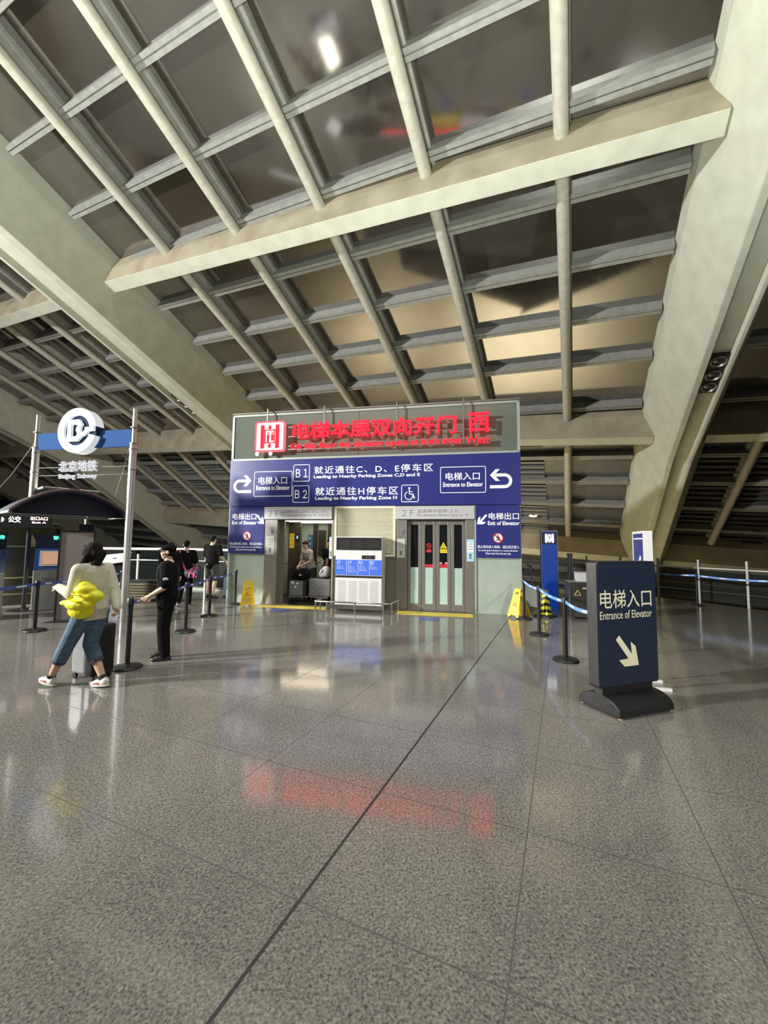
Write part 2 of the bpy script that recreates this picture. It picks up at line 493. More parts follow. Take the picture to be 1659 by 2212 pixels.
# ------------------------------------------------------------------ floor (upper concourse) and the lower level beyond the railing
RAIL = [(4.3, 16.9), (5.7, 15.75), (7.2, 14.55), (8.75, 13.15), (9.72, 11.05), (10.5, 8.6), (11.0, 5.5)]
poly = [(11.0, 5.5), (11.4, -16), (-26, -16), (-26, 15.5), (-6.9, 14.3), (-4.7, 13.6), (-3.2, 16.9)] + RAIL[:-1]
mb = MB(); mb.prism(poly, 'z', -.35, 0)
tag(mb.build('floor', M['floor']), 'polished grey granite tile floor of the hall', 'floor', kind='structure')
M['lower'] = mottled('lower_concourse_stone', (.50, .42, .30), (.58, .50, .37), .5, .5)
mb = MB(); mb.box((-40, -4, -5.3), (45, 50, -5.0))
tag(mb.build('floor_lower', M['lower']), 'beige floor of the lower concourse beyond the railing', 'floor', kind='structure')
M['backwall'] = mottled('night_wall', (.05, .05, .045), (.07, .07, .06), .4, .8)
mb = MB(); mb.box((-26, -16.3, -.3), (11.4, -16, 15))
tag(mb.build('wall_back', M['backwall']), 'dark wall of the hall behind the viewpoint', 'wall', kind='structure')

# ------------------------------------------------------------------ elevator kiosk (own frame: x along its front, y into it)
KTH = -R(11.4556); KLOC = Vector((0, 10.222, 0))
MK = Matrix.Translation(KLOC) @ Matrix.Rotation(KTH, 4, 'Z')


def KW(x, y, z=0.):
    return MK @ Vector((x, y, z))


kiosk = thing('elevator_kiosk', 'glass and steel elevator kiosk under the sloping roof, with two lift entrances', 'elevator', KLOC, KTH)
KX0, KX1, KD, KH = -4.24, 3.26, 3.6, 5.04
mb = MB()
for x in (KX0, KX1 - .06):
    mb.box((x, -.02, 0), (x + .06, .06, KH))
    mb.box((x, KD - .06, 0), (x + .06, KD, KH))
for z in (3.78, KH - .05):
    mb.box((KX0, -.02, z), (KX1, .05, z + .05))
for z in (0., 1.27):
    mb.box((KX0, -.015, z), (-3.2, .04, z + .03)); mb.box((2.21, -.015, z), (KX1, .04, z + .03))
mb.box((-3.22, -.015, 0), (-3.19, .04, 1.3)); mb.box((2.20, -.03, 0), (2.235, .05, 2.53))
mb.build('frame', M['frame'], kiosk)
mb = MB(); mb.box((KX0, 0, KH), (KX1, KD, KH + .06)); mb.build('roof_slab', M['fin'], kiosk)
mb = MB(); mb.tube([(KX0, -.03, KH + .03), (KX1, -.03, KH + .03)], .022, 10)
mb.build('top_rail', M['steel'], kiosk, smooth=True)
for x0, x1 in ((KX0 + .06, -.685), (-.675, KX1 - .06)):
    mb = MB(); mb.box((x0, .005, 3.83), (x1, .02, KH - .05)); mb.build('fascia_pane', M['fascia'], kiosk)
# what shows through the fascia: pale end columns and the dark lift machine housing
mb = MB()
for x in (-3.99, -.76, 2.72):
    mb.box((x, .30, 3.82), (x + .16, .46, KH))
mb.box((KX0 + .08, .3, 4.82), (KX1 - .08, .46, KH)); mb.build('fascia_column', M['frame'], kiosk)
M['housing'] = mottled('machine_housing', (.13, .14, .12), (.16, .17, .15), 1.2, .5)
mb = MB(); mb.box((-3.75, .52, 3.82), (2.98, 3.3, 4.86)); mb.build('machine_housing', M['housing'], kiosk)
mb = MB(); mb.box((KX0 + .03, .1, .03), (KX0 + .045, KD - .06, KH)); mb.build('side_pane', M['frost_dim'], kiosk)
mb = MB(); mb.box((KX1 - .045, .1, .03), (KX1 - .03, KD - .06, KH)); mb.build('side_pane', M['frost_dim'], kiosk)
for x0, x1 in ((KX0 + .06, -3.22), (2.235, KX1 - .06)):
    mb = MB(); mb.box((x0, .004, .03), (x1, .02, 1.27)); mb.build('lower_pane', M['frost_dim'], kiosk)
    mb = MB(); mb.box((x0, .05, .0), (x1, .10, 3.8)); mb.build('back_board', M['cream_dark'], kiosk)
# back wall with openings closed by frosted glass
mb = MB(); mb.box((KX0 + .06, KD - .03, 0), (-3.6, KD - .01, KH)); mb.box((-1.25, KD - .03, 0), (KX1 - .06, KD - .01, KH)); mb.box((-3.6, KD - .03, 2.3), (-1.25, KD - .01, KH))
mb.build('back_wall', M['frost_dim'], kiosk)

# steel jambs
mb = MB(); mb.box((-3.19, -.03, 0), (-2.83, .16, 2.2)); mb.build('jamb', M['steel'], kiosk, bevel=.006)
mb = MB(); mb.box((.32, -.03, 0), (.585, .16, 2.2)); mb.build('jamb', M['steel'], kiosk, bevel=.006)
mb = MB(); mb.box((1.99, -.03, 0), (2.20, .16, 2.2)); mb.build('jamb', M['steel'], kiosk, bevel=.006)
mb = MB(); mb.box((-1.335, -.03, 0), (-1.285, .16, 2.53)); mb.build('jamb', M['steel'], kiosk, bevel=.006)
mb = MB(); mb.box((-3.19, .0, 2.18), (2.20, .16, 2.54)); mb.build('lintel', M['steel'], kiosk)
for x0, x1 in ((-3.05, -2.93), (.42, .53)):
    mb = MB(); mb.box((x0, -.036, 1.92), (x1, -.03, 2.0)); mb.box((x0 + .05, -.045, 1.84), (x0 + .075, -.03, 1.93)); mb.build('call_panel', M['print_grey'], kiosk)

# louvered vent between the lifts
vent = MB().frame(-1.275, .30, 1.28, 2.53, .012, .06, -.04, .03).build('vent_grille', M['cream'], kiosk)
mb = MB()
for i in range(34):
    z = 1.36 + i * .0333
    mb.hexa([(-1.22, -.025, z), (.24, -.025, z), (.24, .0, z + .018), (-1.22, .0, z + .018)], [(-1.22, -.025, z + .008), (.24, -.025, z + .008), (.24, .0, z + .026), (-1.22, .0, z + .026)])
mb.build('vent_slat', M['cream'], vent)
mb = MB(); mb.box((-1.26, .02, 1.3), (.29, .05, 2.5)); mb.build('vent_back', M['cream_dark'], vent)
M['olive'] = mottled('olive_panel', (.10, .10, .07), (.13, .13, .095), 2, .35)
mb = MB(); mb.box((-1.285, -.005, 0), (.32, .04, 1.26)); mb.box((-1.285, -.02, 1.235), (.32, .03, 1.27)); mb.build('lower_panel', M['olive'], kiosk)

# the open car on one side
M['carwall'] = mottled('car_wall', (.30, .27, .22), (.40, .36, .30), 1.5, .25, .6)
M['cardark'] = principled('car_dark_trim', (.03, .027, .024), .35)
MB().box((-3.55, .2, -.02), (-1.28, 2.5, .012)).build('car_floor', M['cardark'], kiosk)
mb = MB(); mb.box((-3.6, .2, 0), (-3.55, 2.5, 2.3)); mb.build('car_side', M['frost_dim'], kiosk)
mb = MB(); mb.box((-1.29, .2, 0), (-1.25, 2.5, 2.3)); mb.build('car_side', M['carwall'], kiosk)
mb = MB(); mb.box((-3.6, .17, 2.22), (-1.25, 2.5, 2.3)); mb.build('car_ceiling', M['carwall'], kiosk)
for x0, x1, y0, y1 in ((-3.2, -1.5, .6, 1.1), (-3.2, -1.5, 1.5, 2.1)):
    mb = MB(); mb.box((x0, y0, 2.205), (x1, y1, 2.22)); mb.build('car_light', emissive('car_light', (1, .84, .62), 4.5), kiosk)
mb = MB(); mb.box((-3.55, 2.5, 0), (-1.29, 2.53, 2.3)); mb.build('car_back_pane', M['frost'], kiosk)
mb = MB()
for x0, x1 in ((-3.5, -3.42), (-2.78, -2.66), (-2.30, -2.22), (-1.86, -1.80)):
    mb.box((x0, 2.42, 0), (x1, 2.49, 2.3))
mb.box((-2.62, 2.44, 1.2), (-2.38, 2.49, 2.0)); mb.build('car_mullion', M['cardark'], kiosk)
mb = MB(); mb.box((-3.55, .7, 0), (-3.45, .78, 2.2)); mb.box((-3.20, 1.5, 0), (-2.84, 1.62, 2.22)); mb.build('car_pillar', principled('car_pillar', (.10, .085, .07), .35, .4), kiosk)
mb = MB(); mb.box((-2.85, .16, 0), (-2.72, .22, 2.2)); mb.build('open_door_leaf', M['steel'], kiosk)
mb = MB(); mb.tube([(-3.3, .45, .98), (-3.3, 1.4, .98), (-2.5, 2.35, .98)], .02); mb.build('car_handrail', M['steel'], kiosk, smooth=True)
mb = MB(); mb.box((-2.82, -.05, 0), (-1.29, .2, .018)); mb.build('door_sill', M['steel_bright'], kiosk)
mb = MB(); mb.box((.55, -.05, 0), (2.0, .2, .018)); mb.build('door_sill', M['steel_bright'], kiosk)
M['carinside'] = principled('closed_car_inside', (.05, .05, .045), .4)
mb = MB(); mb.box((.5, 1.4, 0), (2.05, 1.45, 2.3)); mb.build('car_back_panel', M['carinside'], kiosk)
mb = MB()
for x in (.95, 1.42, 1.9):
    mb.box((x - .10, 1.3, 1.1), (x + .10, 1.38, 1.95))
mb.build('car_window', M['frost_dim'], kiosk)


def kthing(name, label, cat, x, y, z=0., group=None):
    return thing(name, label, cat, KW(x, y, z), KTH, group)


# folding door of four leaves on the closed lift
door = kthing('elevator_door', 'closed steel folding elevator door of four glazed leaves', 'elevator door', .585, .07)
lw = 1.405 / 4
for i in range(4):
    x0 = i * lw
    mb = MB(); a, b2 = x0 + .005, x0 + lw - .005; st = .075
    mb.box((a, 0, .02), (a + st, .04, 2.18)); mb.box((b2 - st, 0, .02), (b2, .04, 2.18))
    mb.box((a + st, 0, .02), (b2 - st, .04, .16)); mb.box((a + st, 0, 2.07), (b2 - st, .04, 2.18))
    leaf = mb.build('door_leaf', M['steel'], door, bevel=.004)
    mb = MB(); mb.box((a + st, .015, 1.03), (b2 - st, .025, 2.07)); mb.build('window_pane', M['winglass'], leaf)
    mb = MB(); mb.box((a + st, .013, .16), (b2 - st, .025, 1.03)); mb.build('frosted_pane', M['frost'], leaf)
    xm = (a + b2) / 2
    if i in (1, 2):
        mb = MB(); mb.box((a + st, .008, 1.035), (b2 - st, .013, 1.11)); put_text(mb, '请勿扶门', a + st + .02, b2 - st - .02, 1.05, 1.09, .008, .001)
        mb.build('red_strip', M['redprint'], leaf)
    if i == 1:
        mb = MB(); mb.ring((xm, 1.56), .045, .062, .007, .012)
        mb.prism([(xm - .045, 1.59), (xm - .032, 1.605), (xm + .045, 1.53), (xm + .032, 1.515)], 'y', .006, .012)
        mb.box((xm - .06, .008, 1.40), (xm + .06, .012, 1.47)); mb.build('no_leaning_sticker', M['redprint'], leaf)
    if i == 2:
        mb = MB(); mb.prism([(xm - .085, 1.50), (xm + .085, 1.50), (xm, 1.65)], 'y', .006, .012); mb.box((xm - .08, .007, 1.39), (xm + .085, .012, 1.48))
        st_ = mb.build('warning_sticker', M['yellowprint'], leaf)
        mb = MB(); mb.ell((xm + .005, .005, 1.57), (.02, .004, .014), 8, 6); mb.box((xm - .05, .004, 1.515), (xm + .03, .0065, 1.53)); put_text(mb, '当心夹手', xm - .06, xm + .065, 1.415, 1.455, .007, .001)
        mb.build('warning_print', M['black'], st_)
        mb = MB()
        for dx in (-.065, .065):
            mb.ell((xm + dx, .008, 1.14), (.035, .003, .028), 12, 8)
        mb.build('pink_dot', principled('pink_print', (.75, .22, .30), .5), leaf)

# the two paper notices on steel jambs and inside the open lift
M['paper'] = principled('notice_paper', (.70, .76, .78), .6)
M['paperblue'] = principled('notice_blue', (.36, .60, .72), .6)


def notice(x, y, z0, z1, wd, label, pale):
    t = kthing('notice', label, 'notice', x, y, z0, 'paper notices on the lift entrances')
    h = z1 - z0
    mb = MB(); mb.box((-wd / 2, -.003, 0), (wd / 2, 0, h)); mb.build('sheet', M['paperblue'] if not pale else principled('faded_notice', (.42, .47, .42), .5), t)
    mb = MB(); mb.box((-wd / 2 + .012, -.005, h * .42), (wd / 2 - .012, -.003, h * .86)); mb.build('text_block', M['paper'] if not pale else principled('faded_block', (.47, .51, .45), .5), t)
    for k, s in enumerate(('乘梯须知', '请勿倚靠', '注意安全')):
        mb = MB(); put_text(mb, s, -wd * .32, wd * .32, h * (.76 - .12 * k), h * (.83 - .12 * k), -.005, .001); mb.build('text_line', M['print_grey'], t)
    mb = MB(); mb.ell((0, -.003, h * .30), (.035, .004, .03), 10, 6); mb.box((-.022, -.005, h * .12), (.022, -.003, h * .24))
    mb.build('figure_print', M['print_grey'], t)
    return t


notice(-3.02, -.031, 1.28, 1.76, .24, 'faded pale notice on the steel jamb of the open lift, next to an exit sign', True)
notice(.44, -.031, 1.26, 1.72, .20, 'faded pale notice on the steel jamb between the vent and the folding door', True)
notice(2.10, -.031, 1.20, 1.72, .17, 'pale blue notice on the steel jamb beyond the closed folding door', False)
notice(-1.36, -.012, 1.20, 1.75, .09, 'narrow pale blue notice at the open lift edge beside the louvered vent', False)
t = kthing('yellow_notice', 'tall yellow notice on a dark pillar inside the open lift', 'notice', -3.09, 1.494, 1.43)
mb = MB(); mb.box((-.075, -.006, 0), (.075, 0, .44)); mb.build('sheet', M['yellowprint'], t)
mb = MB()
for k in range(3):
    put_text(mb, '请走另侧'[k:k + 2], -.05, .05, .31 - k * .12, .38 - k * .12, -.006, .001)
mb.build('print', M['print_grey'], t)
t = kthing('lift_display', 'small glowing blue lift display on the pillar beside the yellow notice', 'display', -2.92, 1.494, 1.67)
mb = MB(); mb.box((-.06, -.01, -.03), (.05, .0, .18)); mb.build('housing', M['black'], t)
mb = MB(); mb.ell((0, -.012, .085), (.022, .004, .05), 12, 8); mb.build('screen', emissive('blue_screen', (.12, .45, 1), 3), t)
t = kthing('wall_poster', 'narrow blue poster on the glass at the rear of the open lift', 'poster', -2.93, 2.495, 1.25)
mb = MB(); mb.box((-.06, -.005, 0), (.12, 0, .60)); mb.build('sheet', principled('poster_blue', (.05, .16, .36), .4), t)
mb = MB()
for k, s in enumerate(('禁止', '吸烟', '2F')):
    put_text(mb, s, -.04, .05, .45 - k * .18, .53 - k * .18, -.005, .001)
mb.build('print', M['white'], t)


# ------------------------------------------------------------------ signs on the kiosk
def arrow_turn(mb, x0, x1, z0, z1, y0, y1, flip):
    """U-turn arrow: stem, half ring and a head on the upper arm"""
    W, H = x1 - x0, z1 - z0
    t = H * .17; r1 = H * .40; r0 = r1 - t
    cx = x0 + r1; cz = z0 + r1
    m2 = MB()
    m2.ring((cx, cz), r0, r1, y0, y1, 18, PI / 2, 3 * PI / 2)
    m2.box((cx, y0, z0), (x1, y1, z0 + t))
    zt = cz + r1 - t / 2
    m2.box((cx, y0, zt - t / 2), (x1 - H * .24, y1, zt + t / 2))
    hx = x1
    m2.prism([(hx, zt), (hx - H * .30, zt + H * .32), (hx - H * .52, zt + H * .32), (hx - H * .24, zt), (hx - H * .52, zt - H * .32), (hx - H * .30, zt - H * .32)], 'y', y0, y1)
    vs = [((x0 + x1 - a) if flip else a, b, c) for a, b, c in m2.v]
    mb.add(vs, m2.f)


def arrow_diag(mb, x0, x1, z0, z1, y0, y1, right):
    """thick arrow pointing down and to one side"""
    W, H = x1 - x0, z1 - z0
    P = [(.0, .86), (.17, 1.0), (.66, .42), (.72, .92), (1.0, .70), (1.0, .0), (.28, .0), (.10, .22), (.60, .24), (.0, .86)][:-1]
    P = [(0.0, .88), (.16, 1.0), (.70, .38), (.66, .78), (.88, .62), (1.0, .0), (.36, .0), (.12, .22), (.54, .24)]
    pts = [((x0 + a * W) if right else (x1 - a * W), z0 + b * H) for a, b in P]
    mb.prism(pts, 'y', y0, y1)


def no_entry_person(t, cx, cz, r, y):
    mb = MB(); mb.lathe([(r * .9, -.002), (r * .9, .002)], 32, Matrix.Translation((cx, y, cz)) @ Matrix.Rotation(PI / 2, 4, 'X')); mb.build('white_disc', M['white'], t)
    mb = MB(); mb.ell((cx, y - .004, cz + r * .5), (r * .13, .002, r * .13), 10, 6)
    mb.tube([(cx, y - .003, cz + r * .35), (cx, y - .003, cz - r * .08)], r * .11, 6)
    for dx in (-.28, .25):
        mb.tube([(cx, y - .003, cz - r * .05), (cx + dx * r, y - .003, cz - r * .6)], r * .085, 6); mb.tube([(cx, y - .003, cz + r * .3), (cx + dx * r * 1.2, y - .003, cz)], r * .06, 6)
    mb.build('walking_figure', M['black'], t)
    mb = MB(); mb.ring((cx, cz), r * .82, r, y - .006, y - .001)
    d = r * .62; q = r * .09
    mb.prism([(cx - d - q, cz + d - q), (cx - d + q, cz + d + q), (cx + d + q, cz - d + q), (cx + d - q, cz - d - q)], 'y', y - .007, y - .002)
    mb.build('red_ring', M['redprint'], t)


sg = kthing('direction_sign', 'wide blue sign band over the lifts pointing to elevator entrances and parking zones', 'sign', 0, 0)
face = MB().box((KX0, -.05, 2.545), (KX1, -.005, 3.775)).build('sign_panel', M['blue'], sg)
def put(*q, bo=.012, **k):
    m_ = MB(); put_text(m_, *q, -.05, .003, bo, **k); m_.build('lettering', M['white'], face)


for q, fl_ in (((-4.13, -3.60, 2.90, 3.36), False), ((2.56, 3.07, 2.93, 3.37), True)):
    mb = MB(); arrow_turn(mb, *q, -.054, -.049, fl_); mb.build('arrow', M['white'], face)
for x0, x1, z0, z1 in ((-3.53, -2.44, 2.80, 3.47), (-2.42, -1.965, 3.18, 3.63), (-2.42, -1.965, 2.63, 3.08), (.44, .87, 2.62, 3.05), (1.39, 2.47, 2.83, 3.47)):
    mb = MB(); mb.frame(x0, x1, z0, z1, .045, .017, -.053, -.049); mb.build('outline', M['white'], face)
put('电梯入口', -3.40, -2.59, 3.12, 3.33); put('Entrance to Elevator', -3.46, -2.51, 2.97, 3.09, bo=.025)
put('Ｂ１', -2.35, -2.02, 3.29, 3.51, bo=.01); put('Ｂ２', -2.36, -2.02, 2.74, 2.96, bo=.01)
put('就近通往C、D、E停车区', -1.84, 1.22, 3.37, 3.57, bo=.01, space=1.22); put('Leading to Nearby Parking Zones C,D and E', -1.85, .90, 3.235, 3.34, bo=.03)
put('就近通往H停车区', -1.80, .36, 2.81, 3.02, bo=.01, space=1.22); put('Leading to Nearby Parking Zone H', -1.80, .33, 2.67, 2.78, bo=.03)
put('电梯入口', 1.52, 2.33, 3.14, 3.33); put('Entrance to Elevator', 1.46, 2.40, 2.98, 3.09, bo=.025)
mb = MB(); cx, cz = .645, 2.83
mb.ell((cx - .005, -.052, cz + .135), (.026, .004, .026), 12, 8)
mb.tube([(cx - .005, -.052, cz + .10), (cx + .005, -.052, cz - .01), (cx + .09, -.052, cz - .02), (cx + .13, -.052, cz - .12)], .016, 8)
mb.tube([(cx, -.052, cz + .05), (cx + .075, -.052, cz + .045)], .010, 8)
mb.ring((cx - .015, cz - .05), .088, .108, -.055, -.049, 24, R(110), R(380)); mb.build('wheelchair_symbol', M['white'], face)


def exit_sign(x0, x1, label, right):
    t = kthing('exit_sign', label, 'sign', 0, 0, 0, 'blue elevator exit signs on the kiosk corners')
    MB().box((x0, -.045, 1.30), (x1, -.005, 2.53)).build('sign_panel', M['blue'], t)
    w = x1 - x0; y = -.045
    def line(txt, a_, b_, c_, d_, bo, res=3):
        m_ = MB(); put_text(m_, txt, a_, b_, c_, d_, y, .003, bo, res); m_.build('lettering', M['white'], t)
    if right:
        line('电梯出口', x0 + .09, x0 + .78, 2.185, 2.36, .014); line('Exit of Elevator', x0 + .08, x0 + .79, 2.06, 2.16, .025)
    else:
        line('电梯出口', x0 + .29, x0 + .975, 2.19, 2.355, .014); line('Exit of Elevator', x0 + .27, x0 + .985, 2.06, 2.155, .025)
    line('禁止逆向进入电梯，请从后方进入', x0 + .03, x1 - .03, 1.515, 1.59, .008)
    line('No entering the elevator in a reverse direction.', x0 + .05, x1 - .06, 1.435, 1.49, .012, 2)
    line('Please enter from the rear side.', x0 + .22, x1 - .22, 1.375, 1.425, .012, 2)
    mb = MB()
    arrow_diag(mb, *((x1 - .235, x1 + .005 - .01, 2.08, 2.33) if right else (x0 + .02, x0 + .26, 2.08, 2.32)), y - .004, y, right)
    mb.build('arrow', M['white'], t)
    no_entry_person(t, (x0 + .53) if right else (x0 + .50), 1.76, .118, y - .003)


exit_sign(KX0 + .03, -3.195, 'blue exit sign with an arrow to the open lift, above a frosted pane', True)
exit_sign(2.235, KX1 - .02, 'blue exit sign with an arrow to the closed folding door', False)


def header(x0, x1, label, cn, en, cx0, cx1, ex0, ex1, fx):
    t = kthing('lift_header', label, 'sign', 0, 0, 0, 'grey floor plates over the lift doors')
    MB().box((x0, -.075, 2.2), (x1, -.02, 2.52)).build('plate', M['plate'], t, bevel=.006)
    mb = MB(); put_text(mb, '２Ｆ', fx, fx + .28, 2.27, 2.43, -.075, .002, .0); mb.build('floor_number', M['print_grey'], t)
    mb = MB(); put_text(mb, cn, cx0, cx1, 2.355, 2.44, -.075, .002, .0); put_text(mb, en, ex0, ex1, 2.26, 2.33, -.075, .002, .005)
    mb.build('lettering', M['print_grey'], t)


header(-3.19, -1.335, 'grey 2F plate over the open lift listing the floors served', '此直梯停２Ｆ、１Ｆ、Ｂ１、Ｂ２。', 'The elevator stops on 2F,1F,B1,B2', -2.73, -1.42, -2.73, -1.38, -3.07)
header(.315, 2.20, 'grey 2F plate over the folding door saying it skips 1F', '此直梯不经停 １Ｆ。', "The elevator doesn't stop on 1F", .85, 1.88, .82, 2.06, .47)

# red illuminated letters on rails in front of the fascia
led = kthing('illuminated_sign', 'red glowing letters on rails telling that the elevator opens at both sides', 'sign', 0, 0)
mb = MB()
for z in (4.60, 4.35, 4.10, 4.01):
    mb.box((-2.62, -.165, z - .012), (2.5, -.14, z + .012))
for x in (-3.14, -1.56, .33, 1.95, ):
    mb.box((x - .018, -.175, 4.0), (x + .018, -.15, KH + .09)); mb.box((x - .018, -.175, KH + .06), (x + .018, .12, KH + .09))
mb.build('rail', M['steel'], led)


def lit_text(s, x0, x1, z0, z1, bold, y=-.165, dep=.06):
    mb = MB(); put_text(mb, s, x0, x1, z0, z1, y, dep, bold)
    o = mb.build('glowing_lettering', M['red'], led)


lit_text('电梯本层双向开门', -2.40, 1.78, 4.255, 4.70, .018)
lit_text('西', 2.06, 2.56, 4.26, 4.73, .018)
lit_text('On this floor the elevator opens at both sides', -2.45, 1.90, 3.975, 4.165, .004, dep=.04)
lit_text('West', 2.01, 2.55, 3.99, 4.17, .004, dep=.04)
ic = MB().rounded(-3.43, -2.63, 3.98, 4.75, .07, -.22, -.14).build('icon_box', principled('icon_face', (.62, .60, .58), .4, emit=(1, .9, .9), strength=.22), led)
mb = MB(); mb.frame(-3.45, -2.61, 3.96, 4.77, .08, .04, -.225, -.14); mb.build('icon_rim', M['red_edge'], ic)
mb = MB()
for x in (-3.29, -2.87):
    mb.box((x, -.23, 4.05), (x + .10, -.22, 4.67))
mb.box((-3.18, -.23, 4.52), (-2.87, -.22, 4.545)); mb.box((-3.18, -.23, 4.18), (-2.87, -.22, 4.205))
for x in (-3.165, -2.905):
    mb.box((x - .012, -.23, 4.2), (x + .012, -.22, 4.54))
mb.ell((-3.035, -.222, 4.62), (.04, .008, .045), 12, 8); mb.prism([(-3.09, 4.60), (-2.98, 4.60), (-3.035, 4.54)], 'y', -.23, -.22)
mb.ell((-3.035, -.222, 4.10), (.04, .008, .045), 12, 8); mb.prism([(-3.09, 4.12), (-2.98, 4.12), (-3.035, 4.18)], 'y', -.23, -.22)
for x, q in ((-3.08, 1.), (-2.96, .8)):
    mb.ell((x, -.222, 4.45), (.025, .006, .025), 10, 6); mb.prism([(x - .035, 4.41), (x + .035, 4.41), (x + .025, 4.41 - .2 * q), (x - .025, 4.41 - .2 * q)], 'y', -.229, -.22)
mb.build('icon_print', M['red'], ic)
for x in (-3.40, -3.02):  # glowing discs standing in for lamp reflections on the fascia
    mb = MB(); mb.lathe([(.03, 0), (.055, .03), (.06, .075)], 16, Matrix.Translation((x, -.10, 3.92)) @ Matrix.Rotation(PI / 2, 4, 'X')); sl = mb.build('glint_cup', M['steel'], led, smooth=True)
    mb = MB(); mb.ell((x, -.178, 3.92), (.05, .012, .05), 14, 8); mb.build('lens', emissive('glint_glow', (1, .97, .86), 4), sl)

# ------------------------------------------------------------------ air conditioner, its guard rail, floor marks
ac = kthing('air_conditioner', 'white cabinet air conditioner with blue floor guide, between the two lifts', 'air conditioner', -.51, -.47)
cab = MB().box((-.57, 0, .09), (.57, .42, 1.75)).build('cabinet', M['white_paint'], ac, bevel=.012)
gr = MB().frame(-.555, .555, 1.44, 1.735, .012, .03, -.015, .01).build('outlet_grille', M['black'], ac)
mb = MB(); mb.box((-.53, -.002, 1.46), (.53, .004, 1.72)); mb.build('grille_back', M['black_matt'], gr)
mb = MB()
for k in range(9):
    mb.box((-.53, -.010, 1.475 + k * .027), (.53, -.002, 1.482 + k * .027))
for x in (-.19, .12):
    mb.box((x - .012, -.012, 1.46), (x + .012, -.002, 1.72))
mb.build('grille_vane', principled('vane_black', (.025, .025, .026), .3), gr)
dp = MB().box((.08, -.006, 1.225), (.40, .0, 1.315)).build('display', M['black'], ac)
mb = MB(); put_text(mb, '运行中', .17, .32, 1.25, 1.29, -.006, .002); mb.build('display_text', M['print_grey'], dp)
ps = MB().box((-.565, -.008, .845), (.565, .0, 1.205)).build('floor_guide', principled('guide_blue', (.055, .14, .62), .4), ac)
mb = MB()
for x in (-.29, -.01, .27):
    mb.box((x - .003, -.010, .86), (x + .003, -.008, 1.19))
mb.build('divider_line', M['white'], ps)
for i, (s, rows) in enumerate((('２Ｆ', 2), ('１Ｆ', 4), ('Ｂ１', 3), ('Ｂ２', 2))):
    x = -.53 + i * .275; mb = MB()
    put_text(mb, s, x, x + .085, 1.125, 1.18, -.008, .002, .02); put_text(mb, '二层一层地下'[i:i + 2], x, x + .07, 1.085, 1.11, -.008, .002)
    for k in range(rows):
        put_text(mb, ('停车楼 Parking', '出租车 Taxi', '地铁 Subway', '巴士 Bus')[(i + k) % 4], x, x + .15 + .02 * k, 1.03 - k * .042, 1.055 - k * .042, -.008, .002, res=1)
    mb.build('floor_column_text', M['white'], ps)
mb = MB(); mb.box((-.575, -.012, .785), (.575, .0, .83)); mb.build('black_band', M['black'], ac)
mb = MB()
for i in range(4):
    x = -.50 + i * .262
    for k in range(38):
        mb.box((x, -.004, .17 + k * .0145), (x + .20, .0, .1745 + k * .0145))
mb.build('intake_slot', principled('slot_grey', (.42, .43, .42), .5), ac)
mb = MB(); mb.box((-.54, .04, 0), (.54, .4, .09)); mb.build('plinth', M['black_matt'], ac)

gd = kthing('guard_rail', 'low stainless guard rail around the white air conditioner', 'rail', -.52, -.85)
mb = MB()
mb.tube([(-.93, .80, .25), (-.93, .02, .25), (-.90, 0, .25), (.80, 0, .25), (.83, .02, .25), (.95, .80, .25)], .018, 10)
mb.build('top_bar', M['steel_bright'], gd, smooth=True)
mb = MB(); mb.box((-.62, -.012, .10), (.70, .012, .20)); mb.build('kick_plate', M['steel_bright'], gd)
for x, y in ((-.91, .02), (-.93, .40), (-.63, 0), (.04, 0), (.70, 0), (.86, .2), (.93, .62)):
    MB().cyl((x, y, 0), (x, y, .25), .017, n=10).build('post', M['steel_bright'], gd, smooth=True)


def strip(name, label, pts, mat, cat='floor marking'):
    mb = MB(); mb.prism(pts, 'z', .0, .003)
    return tag(mb.build(name, mat), label, cat)


def kquad(x0, x1, y0, y1):
    return [tuple(KW(x, y)[:2]) for x, y in ((x0, y0), (x1, y0), (x1, y1), (x0, y1))]


M['tape'] = mottled('worn_yellow_tape', (.58, .43, .05), (.74, .60, .10), 9, .5)
strip('floor_tape', 'worn yellow floor tape at the sill of the open lift', kquad(-3.15, -1.35, -.50, -.12), M['tape'])
strip('floor_tape', 'worn yellow floor tape at the sill of the closed folding door', kquad(.42, 2.15, -.62, -.16), M['tape'])
M['decal'] = principled('blue_floor_decal', (.07, .09, .26), .35)
strip('floor_sticker', 'blue sticker on the floor in front of the open lift', kquad(-2.55, -2.1, -1.02, -.62), M['decal'])
strip('floor_sticker', 'blue sticker on the floor in front of the folding door', kquad(1.02, 1.45, -1.25, -.85), M['decal'])

# ------------------------------------------------------------------ free-standing entrance sign (near, dark blue)
U = Vector((.939, .343, 0)); ES = thing('entrance_sign', 'dark blue entrance sign on a black arched base, nearest to the viewer', 'sign', (2.106 + .372 * .939, 4.153 + .372 * .343, 0), math.atan2(.343, .939))
